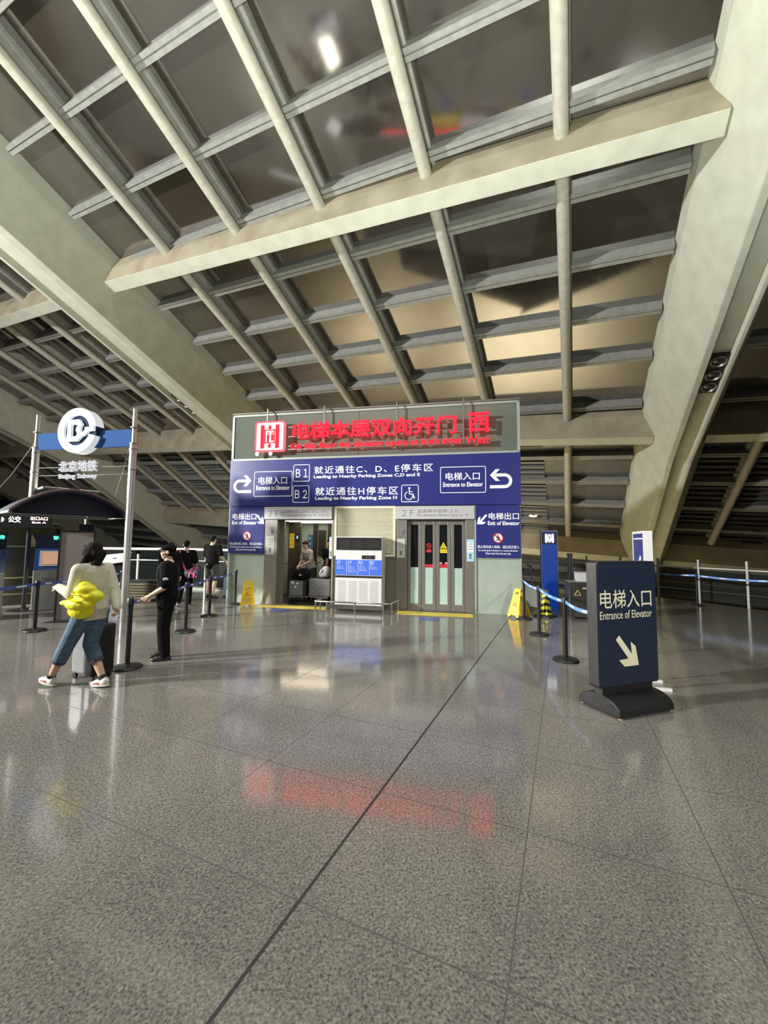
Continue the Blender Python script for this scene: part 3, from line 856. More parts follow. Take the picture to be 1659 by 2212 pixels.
# local x along the width, y away from the viewer
M['navy'] = mottled('sign_navy', (.013, .020, .042), (.016, .024, .05), 1.2, .3)
M['cast'] = principled('black_base', (.010, .010, .011), .42)
mb = MB(); pro = []
for k in range(15):
    t = k / 14 * PI
    pro.append((-.245 * math.cos(t), .03 + .135 * math.sin(t) ** .8))
pro = [(-.245, .012)] + pro + [(.245, .012)]
mb.prism(pro, 'x', -.36, .36)
base = mb.build('arched_base', M['cast'], ES, smooth=True, bevel=.008)
mb = MB()
for x in (-.33, .33):
    for y in (-.22, .22):
        mb.cyl((x, y, 0), (x, y, .016), .018, n=10)
mb.build('foot', principled('rubber_foot', (.5, .25, .12), .5), base)
MB().box((-.355, -.052, .14), (.325, .052, .27)).build('neck', M['cast'], ES, bevel=.01)
box_ = MB().rounded(-.405, .405, .225, 1.455, .03, -.06, .065).build('light_box', M['black'], ES, bevel=.006)
fc = MB().rounded(-.390, .392, .243, 1.442, .028, -.068, -.058).build('face_panel', M['navy'], box_)
M['cream_print'] = principled('cream_print', (.72, .69, .50), .5)
mb = MB(); put_text(mb, '电梯入口', -.375, .325, .99, 1.17, -.068, .002, .004); put_text(mb, 'Entrance of Elevator', -.38, .325, .885, .965, -.068, .002, .003)
mb.build('lettering', M['cream_print'], fc)
mb = MB(); arrow_diag(mb, -.185, .115, .415, .72, -.071, -.067, True); mb.build('arrow', M['cream_print'], fc)

# blue and white poster stand just behind it
t = thing('poster_stand', 'white edged blue poster stand mostly hidden behind the dark entrance sign', 'sign', (3.08, 4.92, 0), R(-107))
MB().box((-.20, -.04, .42), (.20, .035, 1.76)).build('panel', M['blue'], t)
mb = MB(); mb.frame(-.225, .225, .39, 1.785, .01, .028, -.045, .045); mb.build('white_frame', M['white_paint'], t)
mb = MB(); mb.box((-.17, -.043, 1.69), (.17, -.04, 1.705)); arrow_diag(mb, -.12, .10, 1.25, 1.50, -.044, -.04, False); mb.build('print', M['white'], t)
for x in (-.15, .15):
    p = MB().cyl((x, 0, .03), (x, 0, .42), .016, n=10).build('leg', M['white_paint'], t, smooth=True)
    MB().box((x - .02, -.2, 0), (x + .02, .2, .03)).build('foot_bar', M['white_paint'], p)

# ------------------------------------------------------------------ belt stanchions
M['belt'] = principled('belt_blue', (.07, .12, .48), .55)
M['belt_pale'] = principled('belt_light_blue', (.17, .36, .80), .5)


def stanchion_parts(t):
    mb = MB(); mb.lathe([(.0, 0), (.172, 0), (.176, .012), (.165, .028), (.09, .043), (.045, .052), (.0, .053)], 36); mb.build('base', M['black'], t, smooth=True)
    MB().cyl((0, 0, .05), (0, 0, .80), .031, n=18).build('post', M['black'], t, smooth=True)
    hd = MB().lathe([(.0, .765), (.036, .765), (.038, .78), (.038, .865), (.03, .875), (.0, .876)], 20).build('head', M['black'], t, smooth=True)
    return t


def belt(t, rel, mat, h=.048, z=.815, sag=.03, z1=None):
    """webbing pulled out of the head to a point rel (given from the post, in world directions)"""
    rel = Vector((rel[0], rel[1], 0)); n = 8; mb = MB(); z1 = z if z1 is None else z1
    d = rel.normalized(); s = Vector((-d.y, d.x, 0)) * .0015
    rings = []
    for i in range(n + 1):
        f = i / n; p = d * .03 + (rel - d * .06) * f; zz = z + (z1 - z) * f - sag * 4 * f * (1 - f)
        rings.append([tuple(p + s + Vector((0, 0, zz - h / 2))), tuple(p + s + Vector((0, 0, zz + h / 2))), tuple(p - s + Vector((0, 0, zz + h / 2))), tuple(p - s + Vector((0, 0, zz - h / 2)))])
    mb.loft(rings)
    mb.cur = 1; L = rel.length; k = max(2, int(L / .42))
    for i in range(k):
        f0 = (i + .35) / k; f1 = f0 + .16 / L
        for sg_ in (1, -1):
            q = []
            for f in (f0, f1):
                p = d * .03 + (rel - d * .06) * f; zz = z + (z1 - z) * f - sag * 4 * f * (1 - f)
                q.append((p, zz))
            s2 = s * 1.7 * sg_; s1 = s * 1.05 * sg_
            hh = h * .26
            mb.hexa([q[0][0] + s1 + Vector((0, 0, q[0][1] - hh)), q[1][0] + s1 + Vector((0, 0, q[1][1] - hh)), q[1][0] + s2 + Vector((0, 0, q[1][1] - hh)), q[0][0] + s2 + Vector((0, 0, q[0][1] - hh))],
                    [q[0][0] + s1 + Vector((0, 0, q[0][1] + hh)), q[1][0] + s1 + Vector((0, 0, q[1][1] + hh)), q[1][0] + s2 + Vector((0, 0, q[1][1] + hh)), q[0][0] + s2 + Vector((0, 0, q[0][1] + hh))])
    mb.build('belt', [mat, M['white']], t)


ST = [
    ((2.567, 5.90), 'black belt stanchion nearest the dark entrance sign', (2.52, 5.02), 'belt_pale', .80),
    ((2.819, 7.55), 'black belt stanchion in front of the striped bollard, second in its row', (2.567, 5.90), 'belt_pale', None),
    ((3.075, 9.108), 'black belt stanchion in front of the wet floor sign by the closed lift', (2.819, 7.55), 'belt_pale', None),
    ((8.647, 11.467), 'black belt stanchion standing alone by the glass railing', (7.85, 13.4), 'belt_pale', None),
    ((9.20, 9.75), 'black belt stanchion by the railing at the very edge of the view', (8.647, 11.467), 'belt_pale', None),
    ((-6.123, 7.379), 'black belt stanchion in front of the tall grey board and ticket machine', (-6.35, 10.1), 'belt', None),
    ((-3.225, 5.337), 'black belt stanchion between the woman with the yellow bag and the officer', (-3.503, 7.45), 'belt', None),
    ((-3.503, 7.45), 'black belt stanchion right behind the officer in black', (-3.735, 9.006), 'belt', None),
    ((-3.735, 9.006), 'black belt stanchion in front of the man in shorts', (-3.80, 10.72), 'belt', None),
    ((-3.80, 10.72), 'black belt stanchion against the frosted glass corner of the kiosk', None, None, None),
    ((-6.35, 10.1), 'black belt stanchion near the foot of the tall steel pole', None, None, None),
]
first = None
for (x, y), lab, to, bm_, z1 in ST:
    if first is None:
        first = t = thing('belt_stanchion', lab, 'stanchion', (x, y, 0), 0, 'belt stanchions'); stanchion_parts(t); bare = [c for c in t.children]
    else:
        t = first.copy(); col.objects.link(t); t.location = (x, y, 0); t['label'] = lab
        for c in bare:
            d = c.copy(); col.objects.link(d); d.parent = t
    if to:
        belt(t, (to[0] - x, to[1] - y), M[bm_], z1=z1)
belt(first.copy() if False else [o for o in col.objects if o.get('label', '').startswith('black belt stanchion in front of the tall grey')][0], (-.35, -1.3), M['belt'])
belt([o for o in col.objects if o.get('label', '').startswith('black belt stanchion by the railing at the very')][0], (.7, -1.5), M['belt_pale'])


# ------------------------------------------------------------------ wet floor signs
def wet_sign(loc, rz, label):
    t = thing('wet_floor_sign', label, 'wet floor sign', loc, rz, 'yellow folding wet floor signs')
    H = .64
    for s, nm in ((-1, 'front_panel'), (1, 'rear_panel')):
        T = Matrix.Translation((0, s * .015, H)) @ Matrix.Rotation(R(15) * s, 4, 'X') @ Matrix.Translation((0, 0, -H))
        mb = MB()
        mb.prism([(-.155, .04), (.155, .04), (.105, .50), (-.105, .50)], 'y', -.008, .008, T)
        mb.prism([(-.155, 0), (-.09, 0), (-.075, .04), (-.155, .04)], 'y', -.008, .008, T); mb.prism([(.155, 0), (.09, 0), (.075, .04), (.155, .04)], 'y', -.008, .008, T)
        for q in (-1, 1):
            mb.prism([(q * .105, .50), (q * .05, .50), (q * .045, .56), (q * .098, .56)], 'y', -.008, .008, T)
        mb.prism([(-.098, .56), (.098, .56), (.085, .61), (-.085, .61)], 'y', -.008, .008, T)
        pn = mb.build(nm, M['yellow'], t)
        if s < 0:
            mb = MB(); put_text(mb, '小心地滑', -.085, .085, .42, .46, -.008, .002, .01); put_text(mb, 'Caution', -.06, .06, .385, .41, -.008, .002)
            put_text(mb, 'CAUTION', -.10, .10, .10, .15, -.008, .002, .01); put_text(mb, '当心滑倒', -.10, .10, .165, .20, -.008, .002)
            mb.v = [tuple(T @ Vector(p)) for p in mb.v]; mb.build('print', M['print_grey'], pn)
            mb = MB(); mb.prism([(-.075, .24), (.075, .24), (0, .36)], 'y', -.0095, -.008); mb.v = [tuple(T @ Vector(p)) for p in mb.v]; mb.build('warning_triangle', principled('orange_print', (.72, .22, .02), .5), pn)
    MB().cyl((-.08, 0, .622), (.08, 0, .622), .012, n=8).build('hinge', M['yellow'], t)
    return t


wet_sign((-3.40, 10.50, 0), R(10), 'yellow wet floor sign in front of the lift with the crowd inside')
wet_sign((3.02, 9.28, 0), R(-62), 'yellow wet floor sign behind a stanchion at the closed lift corner')

# ------------------------------------------------------------------ things beside the railing
t = thing('lift_pylon', 'tall slim blue pylon with a glowing white elevator symbol', 'sign pylon', (4.17, 10.42, 0), R(-8))
py = MB().box((-.185, -.05, .0), (.185, .05, 1.965)).build('pylon_body', principled('pylon_blue', (.012, .055, .36), .35, emit=(.01, .07, .5), strength=.35), t, bevel=.01)
mb = MB()
for x in (-.20, .185):
    mb.box((x, -.055, 0), (x + .015, .055, 1.965))
mb.box((-.2, -.055, 1.955), (.2, .055, 1.975)); mb.build('edge_trim', principled('grey_trim', (.3, .32, .36), .4, .5), t)
mb = MB(); mb.box((-.18, -.054, 1.63), (.18, -.05, 1.93)); mb.build('icon_field', principled('icon_field_blue', (.02, .02, .12), .35), t)
mb = MB()
for x in (-.10, .055):
    mb.rounded(x, x + .05, 1.67, 1.89, .015, -.066, -.054)
mb.ell((-.0, -.06, 1.87), (.02, .006, .02), 10, 6); mb.ell((0, -.06, 1.69), (.02, .006, .02), 10, 6)
mb.box((-.045, -.064, 1.835), (.05, -.054, 1.85)); mb.box((-.045, -.064, 1.71), (.05, -.054, 1.725))
for x in (-.022, .025):
    mb.box((x - .012, -.064, 1.73), (x + .012, -.054, 1.80)); mb.ell((x, -.06, 1.815), (.012, .005, .012), 8, 6)
mb.build('elevator_symbol', emissive('symbol_light', (1, 1, 1), 3), t)

t = thing('striped_bollard', 'yellow and black chevron corner bollard in front of the blue pylon', 'bollard', (3.66, 9.42, 0), R(-5))
M['hiyel'] = principled('reflective_yellow', (.86, .80, .02), .4)
mb = MB()
for k in range(4):
    pass
Z = [0.06, .12, .19, .26, .33, .40, .47, .52]
for k in range(7):
    nm, mt = ('yellow_band', M['hiyel']) if k % 2 == 0 else ('black_band', M['black'])
    mb = MB(); z0, z1 = Z[k], Z[k + 1]
    w0 = .155 - .10 * (z0 - .06) / .5; w1 = .155 - .10 * (z1 - .06) / .5; dz = .045 if k else 0; dt = .045
    bot = [(-w0, 0, z0 - dz), (0, -w0, z0), (w0, 0, z0 - dz), (0, w0, z0)]
    top = [(-w1, 0, z1 - dt), (0, -w1, z1), (w1, 0, z1 - dt), (0, w1, z1)]
    mb.hexa(bot, top); mb.build(nm, mt, t)
mb = MB(); mb.lathe([(.0, 0), (.27, 0), (.26, .03), (.17, .06), (0, .065)], 4); mb.build('rubber_foot', M['black_matt'], t)

t = thing('litter_bin', 'stainless steel litter bin with recycling emblem beside the blue pylon', 'litter bin', (4.42, 9.25, 0), R(-10))
M['binpanel'] = mottled('smoked_steel', (.10, .095, .085), (.15, .145, .13), 2, .22, .7)
MB().box((-.30, -.18, .05), (.30, .18, .80)).build('bin_body', M['binpanel'], t, bevel=.01)
for x in (-.315, .285):
    for y in (-.195, .165):
        MB().box((x, y, 0), (x + .03, y + .03, .83)).build('corner_post', M['steel_bright'], t)
mb = MB(); mb.box((-.32, -.2, .80), (.32, .2, .825)); mb.build('bin_lid', M['steel'], t)
mb = MB(); mb.hexa([(-.12, -.16, .825), (.16, -.16, .825), (.16, .12, .825), (-.12, .12, .825)], [(-.13, -.10, 1.0), (.14, -.10, 1.0), (.14, .12, 1.02), (-.13, .12, 1.02)]); mb.build('ash_hood', M['plate'], t)
mb = MB()
for k in range(3):
    a = R(90 + 120 * k); b = R(90 + 120 * (k + 1)); c = .075
    mb.tube([(-.14 + c * math.cos(a), -.185, .56 + c * math.sin(a)), (-.14 + c * math.cos(b), -.185, .56 + c * math.sin(b))], .009, 6)
mb.build('recycling_emblem', principled('emblem_gold', (.45, .36, .14), .5), t)
mb = MB(); mb.box((-.04, -.185, .66), (.08, -.18, .69)); mb.build('bin_label', M['plate'], t)

t = thing('steel_column', 'thin polished steel column standing behind the litter bin', 'post', (4.75, 10.55, 0))
MB().cyl((0, 0, 0), (0, 0, 1.38), .06, n=20).build('shaft', M['steel_bright'], t, smooth=True)
mb = MB(); mb.lathe([(.0, 1.36), (.075, 1.36), (.075, 1.40), (.0, 1.41)], 20); mb.lathe([(.0, .95), (.075, .95), (.075, .985), (0, .985)], 20); mb.build('collar', M['steel'], t, smooth=True)

t = thing('white_board', 'plain white board leaning low behind the stanchions beside the pylon', 'board', (3.68, 10.15, 0), R(-14))
mb = MB(); mb.hexa([(-.28, -.0, .14), (.34, -.0, .06), (.34, .02, .06), (-.28, .02, .14)], [(-.28, .16, .66), (.34, .16, .50), (.34, .18, .50), (-.28, .18, .66)]); mb.build('panel', M['white_paint'], t)
mb = MB(); mb.box((-.26, .02, 0), (-.22, .14, .16)); mb.box((.26, .02, 0), (.30, .14, .10)); mb.build('foot', M['steel'], t)

# ------------------------------------------------------------------ glass railings
def railing(pts, label, ztop=1.0, zlow=.35, zpost=1.24, chev=None, rail_r=.022, posts=True):
    t = thing('glass_railing', label, 'railing', (0, 0, 0))
    P = [Vector((x, y, 0)) for x, y in pts]
    for z, r, nm in ((ztop, rail_r, 'handrail'), (zlow, .018, 'lower_rail')):
        MB().tube([p + Vector((0, 0, z)) for p in P], r, 10).build(nm, M['steel_bright'] if nm == 'lower_rail' else M['frame_rail'], t, smooth=True)
    for i in range(len(P) - 1):
        a, b = P[i], P[i + 1]; L = (b - a).length; d = (b - a) / L; n = Vector((-d.y, d.x, 0))
        k = max(1, round(L / 1.35))
        for j in range(k):
            p = a + d * (L * j / k); q = a + d * (L * (j + 1) / k)
            mb = MB(); e = n * .006
            u0, u1 = p + d * .06, q - d * .06
            mb.hexa([u0 - e + Vector((0, 0, .08)), u1 - e + Vector((0, 0, .08)), u1 + e + Vector((0, 0, .08)), u0 + e + Vector((0, 0, .08))],
                    [u0 - e + Vector((0, 0, ztop - .03)), u1 - e + Vector((0, 0, ztop - .03)), u1 + e + Vector((0, 0, ztop - .03)), u0 + e + Vector((0, 0, ztop - .03))])
            gp = mb.build('glass_panel', M['railglass'], t)
            if posts:
                mb = MB(); e = n * .035; f = d * .028
                mb.hexa([p - e - f, p - e + f, p + e + f, p + e - f], [x + Vector((0, 0, zpost)) for x in (p - e - f, p - e + f, p + e + f, p + e - f)])
                mb.build('post', M['post'], t, bevel=.006)
    return t


M['frame_rail'] = principled('pale_handrail', (.74, .74, .70), .3, .3)
M['post'] = principled('pale_post', (.60, .61, .56), .4, .3)
rl = railing([(x - .12, y - .12) for x, y in RAIL], 'curved glass railing with pale posts along the open edge beyond the entrance sign')
mb = MB()
a = Vector((4.3 - .12, 16.9 - .12, 0)); b = Vector((5.7 - .12, 15.75 - .12, 0)); d = (b - a).normalized(); n = Vector((-d.y, d.x, 0)) * -.012
for s in (1.22, 1.62):
    c = a + d * s + n
    for (x0, z0, x1, z1) in ((0, .88, .20, .68), (.20, .68, .05, .46)):
        q = [c + d * x0 + Vector((0, 0, z0)), c + d * (x0 + .12) + Vector((0, 0, z0 - .02)), c + d * (x1 + .12) + Vector((0, 0, z1)), c + d * x1 + Vector((0, 0, z1))]
        mb.hexa(q, [v + n * .3 for v in q])
mb.build('chevron_decal', principled('decal_blue', (.16, .20, .75), .5), rl)
railing([(-11, 13.9), (-6.9, 14.0), (-4.8, 13.35), (-3.6, 15.6)], 'straight glass railing with a thick pale handrail behind the two walking men', ztop=1.32, zlow=.95, zpost=1.15, rail_r=.05)
mb = MB(); mb.prism([(-12, 14.3), (-6.9, 14.25), (-4.7, 13.55), (-4.65, 13.4), (-6.92, 14.1), (-12, 14.1)], 'z', 0, .09)
tag(mb.build('trim_1', M['frame']), 'pale kerb under the glass railing', 'kerb', kind='structure')

# ------------------------------------------------------------------ lamps on the ribs
def lamp_cluster(F, spots, b, n, label):
    o = F(spots[1], b, n); t = thing('lamp_cluster', label, 'lamp', o)
    X = D1; Y = D2
    nn = NR
    T0 = Matrix((( X.x, Y.x, nn.x), (X.y, Y.y, nn.y), (X.z, Y.z, nn.z))).to_4x4()
    L = (spots[-1] - spots[0]) * SC + .52
    mb = MB(); mb.box((-L / 2, -.22, -.02), (L / 2, .22, .22), T0); mb.build('housing', M['black'], t)
    for a in spots:
        T = Matrix.Translation(F(a, b, n) - o) @ T0
        mb = MB()
        rings = []
        for r, z in ((.165, .02), (.20, .0), (.205, -.06), (.185, -.07), (.155, -.03), (.15, .02)):
            rings.append([(r * math.cos(2 * PI * k / 24), r * math.sin(2 * PI * k / 24), z) for k in range(24)])
        mb.loft(rings, False, T); lm = mb.build('lamp_rim', M['steel'], t, smooth=True)
        mb = MB(); mb.lathe([(.152, .0), (.10, -.03), (.0, -.04)], 24, T); mb.build('lamp_lens', principled('dark_lens', (.03, .03, .03), .12, ior=1.8), lm, smooth=True)


lamp_cluster(RU, (7.54, 7.94, 8.31), -2.27, -1.08, 'triple round lamp in the groove of the rib beyond the entrance sign')
lamp_cluster(RU, (6.83, 7.18, 7.54), 13.40, -1.06, 'triple round lamp in the groove of the rib over the subway sign')
t = thing('warm_downlight', 'small warm glowing lamp under the roof beside the kiosk corner', 'lamp', RL(4.95, 2.05, .1))
mb = MB(); mb.lathe([(0, .08), (.12, .08), (.16, .0), (.0, .0)], 20); mb.build('lamp_shell', M['steel'], t)
mb = MB(); mb.ell((0, 0, 0), (.24, .14, .07), 18, 10); mb.build('lamp_lens', emissive('warm_lens', (1, .72, .25), 7), t, smooth=True)

# ------------------------------------------------------------------ subway entrance sign on two steel poles
M['pole_steel'] = principled('satin_pole_steel', (.62, .62, .59), .34, .75)
SS = thing('subway_sign', 'blue banner with white round metro emblem hung between two tall steel poles', 'sign', (-5.103, 8.2, 0), KTH)
for x, zt, zb in ((.03, 4.27, 0), (-2.385, 4.26, 2.45)):
    p = MB().cyl((x, 0, zb), (x, 0, 3.55), .066, n=20).build('steel_pole', M['pole_steel'], SS, smooth=True)
    MB().cyl((x, 0, 3.5), (x, 0, zt), .042, n=18).build('pole_top', M['pole_steel'], p, smooth=True)
    mb = MB()
    for z in (3.44, 3.55, 3.88, 3.02):
        mb.lathe([(.07, z - .012), (.077, z - .01), (.077, z + .01), (.07, z + .012)], 18, Matrix.Translation((x, 0, 0)))
    mb.build('pole_clamp', M['steel'], p, smooth=True)
bn = MB().box((-2.33, -.02, 3.50), (-.02, .02, 3.85)).build('banner', mottled('banner_blue', (.030, .085, .24), (.034, .095, .26), 1, .8, ior=1.2), SS)
em = MB().cyl((-1.215, -.10, 3.845), (-1.215, .06, 3.845), .445, n=48).build('emblem_body', principled('emblem_navy', (.010, .028, .06), .7, ior=1.2), SS, bevel=.01)
M['lightbox'] = principled('emblem_white', (.30, .31, .32), .7, emit=(.93, .97, 1.0), strength=.58, ior=1.2)
mb = MB(); mb.ring((-1.215, 3.845), .315, .47, -.15, .05, 44, R(10), R(345))
mb.box((-1.02, -.15, 3.82), (-.80, .0, 3.905))
mb.build('emblem_ring', M['lightbox'], em)
mb = MB(); c0 = -1.25
o_ = [(-.19, -.225), (.06, -.225), (.165, -.13), (.165, -.06), (.125, -.01), (.125, .06), (.165, .12), (.09, .225), (-.19, .225)]
i_ = [(-.095, -.125), (.02, -.125), (.06, -.09), (.06, -.06), (.02, -.01), (.02, .05), (.06, .09), (.03, .125), (-.095, .125)]
vs = []; k = len(o_)
for y in (-.155, -.10):
    for Q in (o_, i_):
        vs += [(c0 + a, y, 3.845 + b) for a, b in Q]
fs = []
for j in range(k):
    q = (j + 1) % k
    fs += [(j, q, k + q, k + j), (2 * k + j, 3 * k + j, 3 * k + q, 2 * k + q), (j, 2 * k + j, 2 * k + q, q), (k + j, k + q, 3 * k + q, 3 * k + j)]
mb.add(vs, fs); mb.prism([(c0 + .10, 3.72), (c0 + .20, 3.72), (c0 + .36, 3.84), (c0 + .25, 3.86)], 'y', -.153, -.10)
mb.build('emblem_letter', M['lightbox'], em)
M['letterwhite'] = principled('letter_white', (.3, .3, .32), .7, emit=(.9, .92, .95), strength=.38, ior=1.2)
mb = MB(); put_text(mb, '北京地铁', -1.70, -.745, 3.0, 3.235, -.03, .05, .02); mb.build('chinese_lettering', M['letterwhite'], SS)
mb = MB(); put_text(mb, 'Beijing Subway', -1.69, -.75, 2.835, 2.965, -.03, .03, .015); mb.build('english_lettering', M['letterwhite'], SS)
mb = MB(); mb.tube([(-2.385, .01, 3.12), (.03, .01, 3.10)], .008, 6); mb.tube([(-2.385, .01, 2.95), (.03, .01, 2.94)], .006, 6)
mb.build('hanging_rod', M['fin'], SS)
mb = MB(); mb.tube([(.03, .0, 3.84), (-.77, .6, 3.09), (-1.34, 1.0, 2.55)], .008, 6); mb.tube([(-2.385, 0, 3.74), (-3.4, .3, 3.05), (-4.2, .5, 2.6)], .008, 6); mb.build('guy_cable', M['fin'], SS)

# arched canopy of the subway entrance
CN = thing('entrance_canopy', 'dark blue arched canopy over the subway entrance below the metro emblem', 'canopy', (-7.05, 7.72, 0), math.atan2(1.62, 1.26))
W = 2.06; h0, h1 = 2.16, 2.63
out, inn = [], []
for k in range(25):
    f = k / 24; x = f * W; z = h0 + (h1 - h0) * 4 * f * (1 - f) * (1 - .15 * (f - .5))
    out.append((x, z)); inn.append((x * .97 + .03, z - .045 - .02 * math.sin(PI * f)))
D = 1.15
rg = []
for y in (0., D):
    rg.append([(x, y, z) for x, z in out] + [(x, y, z) for x, z in reversed(inn)])
mb = MB(); mb.loft(rg)
mb.build('canopy_shell', principled('canopy_navy', (.006, .010, .04), .45), CN, smooth=True)
mb = MB(); mb.tube([(x, -.01, z) for x, z in out], .028, 8); mb.build('canopy_rim', principled('canopy_rim', (.16, .10, .10), .4), CN, smooth=True)
mb = MB(); mb.tube([(0.02, 0, h0 - .03), (.02, D, h0 - .03)], .03, 8); mb.tube([(W - .02, 0, h0 - .03), (W - .02, D, h0 - .03)], .03, 8); mb.tube([(0, D, h0 - .04), (W, D, h0 - .04)], .03, 8)
mb.build('canopy_edge', M['fin'], CN, smooth=True)
rg = [(x, z) for x, z in inn] 
mb = MB(); mb.prism([(W - .02, h0 - .05), (.02, h0 - .05)] + rg, 'y', .22, .26); mb.build('canopy_panel', principled('canopy_panel_navy', (.004, .006, .022), .5), CN)
mb = MB(); mb.box((.55, .35, h1 + .02), (1.60, 1.0, h1 + .06)); fl = mb.build('glow_panel_base', M['fin'], CN)  # unseen glowing panel added for the bright reflection in the roof glass
mb = MB(); mb.box((.59, .39, h1 + .06), (1.56, .96, h1 + .065)); mb.build('glow_panel', emissive('panel_glow', (1, .93, .74), 7), fl)
for x, y in ((.05, D - .03), (W - .45, D + .12)):
    MB().cyl((x, y, 0), (x, y, h0 if x < 1 else h0 + .25), .035, n=12).build('canopy_post', M['plate'] if x > 1 else M['black'], CN, smooth=True)

# led board on a black post
t = thing('led_board', 'black message board with glowing exit words on a slim black post', 'display', (-8.12, 9.42, 0), R(27))
MB().cyl((.0, .06, .02), (.0, .06, 2.1), .045, n=14).build('post', M['black'], t, smooth=True)
mb = MB(); mb.lathe([(0, 0), (.30, 0), (.30, .015), (.06, .05), (0, .05)], 28, Matrix.Translation((0, .06, 0))); mb.build('post_base', M['black'], t, smooth=True)
bb = MB().box((-.72, -.03, 1.86), (.42, .09, 2.20)).build('board', M['black'], t, bevel=.008)
mb = MB(); put_text(mb, '公交', -.36, -.14, 1.98, 2.12, -.03, .004, .02); mb.ell((-.50, -.03, 2.04), (.07, .005, .06), 14, 8); mb.build('white_words', emissive('led_white', (1, .88, .92), 4), bb)
mb = MB(); put_text(mb, '出口A口', .03, .34, 2.04, 2.13, -.03, .004, .02); put_text(mb, 'Exit A', .06, .32, 1.97, 2.01, -.03, .004, .02); mb.build('pink_words', emissive('led_pink', (1, .62, .62), 4), bb)


# ticket machines with green led headers
def ticket_machine(loc, rz, label, s=1.0):
    t = thing('ticket_machine', label, 'ticket machine', loc, rz, 'self service ticket machines')
    M_b = mottled('machine_silver', (.42, .42, .40), (.50, .50, .48), 2, .35, .4)
    MB().box((-.36, 0, 0), (.36, .55, .92)).build('cabinet', M_b, t, bevel=.015)
    mb = MB(); mb.hexa([(-.36, .0, .92), (.36, .0, .92), (.36, .55, .92), (-.36, .55, .92)], [(-.36, .22, 1.40), (.36, .22, 1.40), (.36, .55, 1.40), (-.36, .55, 1.40)])
    con = mb.build('console', principled('console_blue', (.03, .075, .26), .35), t)
    T = Matrix.Translation((0, .0, .92)) @ Matrix.Rotation(math.atan2(-.22, .48), 4, 'X')
    mb = MB(); mb.box((-.27, -.012, .09), (.27, .0, .47), T); fr = mb.build('screen_bezel', M['white_paint'], con)
    mb = MB(); mb.box((-.22, -.016, .13), (.22, -.012, .43), T); mb.build('screen', emissive('warm_screen', (1, .58, .36), .55), con)
    MB().box((-.36, .30, 1.40), (.36, .55, 1.72)).build('header_box', principled('header_navy', (.02, .03, .09), .4), t)
    mb = MB(); put_text(mb, '暂停服务', -.05, .33, 1.60, 1.69, .30, .003, .03); mb.build('green_words', emissive('led_green', (.05, 1, .35), 3.5), t)
    mb = MB(); mb.box((-.2, -.004, .62), (.1, .0, .74)); mb.build('coin_slot', M['fin'], t)
    mb = MB(); mb.box((-.38, -.03, 0), (.38, .57, .06)); mb.build('plinth', M['fin'], t)
    return t


ticket_machine((-7.50, 9.45, 0), R(38), 'silver ticket machine with a tilted orange screen, beside the tall grey board')
ticket_machine((-7.92, 8.15, 0), R(42), 'silver ticket machine cut by the picture edge under the message board')
M['olive2'] = glass_mix('olive_glass', (.10, .10, .055), .12, .25)
t = thing('gate_screen', 'olive tinted glass screen wall between the two ticket machines', 'screen', (-8.9, 9.3, 0), R(38))
MB().box((-.6, .3, .05), (1.2, .33, 2.0)).build('screen_pane', M['olive2'], t)
mb = MB()
for z in (.30, .68, 1.42, 1.98):
    mb.box((-.6, .27, z), (1.2, .36, z + .03))
mb.build('screen_rail', principled('brass_rail', (.45, .40, .22), .35, .6), t)
mb = MB(); mb.box((.0, .20, 1.62), (.28, .29, 1.72)); mb.build('small_lamp_box', M['cream'], t)
mb = MB(); mb.prism([(.62, 1.44), (.86, 1.44), (.74, 1.72)], 'y', .24, .29); mb.build('cone_light', principled('cone_pale', (.5, .46, .25), .5), t)

t = thing('display_board', 'tall blank grey board in a dark frame standing beside the ticket machine', 'board', (-6.16, 8.32, 0), R(24))
MB().box((-.27, -.02, .03), (.27, .02, 1.765)).build('board_panel', mottled('board_taupe', (.21, .185, .17), (.24, .21, .195), 1.5, .6), t)
mb = MB(); mb.frame(-.30, .30, .0, 1.79, .004, .03, -.03, .03); mb.build('board_frame', M['black'], t)
mb = MB(); mb.hexa([(-.50, -.05, 0), (.34, -.35, 0), (.34, -.02, 0), (-.3, .2, 0)], [(-.30, -.03, .03), (.3, -.03, .03), (.3, .03, .03), (-.3, .03, .03)]); mb.build('board_foot', M['black'], t)
t = thing('wall_monitor', 'small dark hanging monitor above the tall grey board', 'monitor', (-6.63, 9.2, 1.68), R(30))
MB().box((-.14, 0, .05), (.14, .08, .27)).build('monitor_body', M['black'], t)
mb = MB(); mb.box((-.11, -.003, .08), (.11, 0, .24)); mb.build('monitor_screen', principled('off_screen', (.03, .04, .06), .15), t)
MB().cyl((0, .04, .27), (0, .04, .62), .015, n=8).build('monitor_hanger', M['fin'], t)

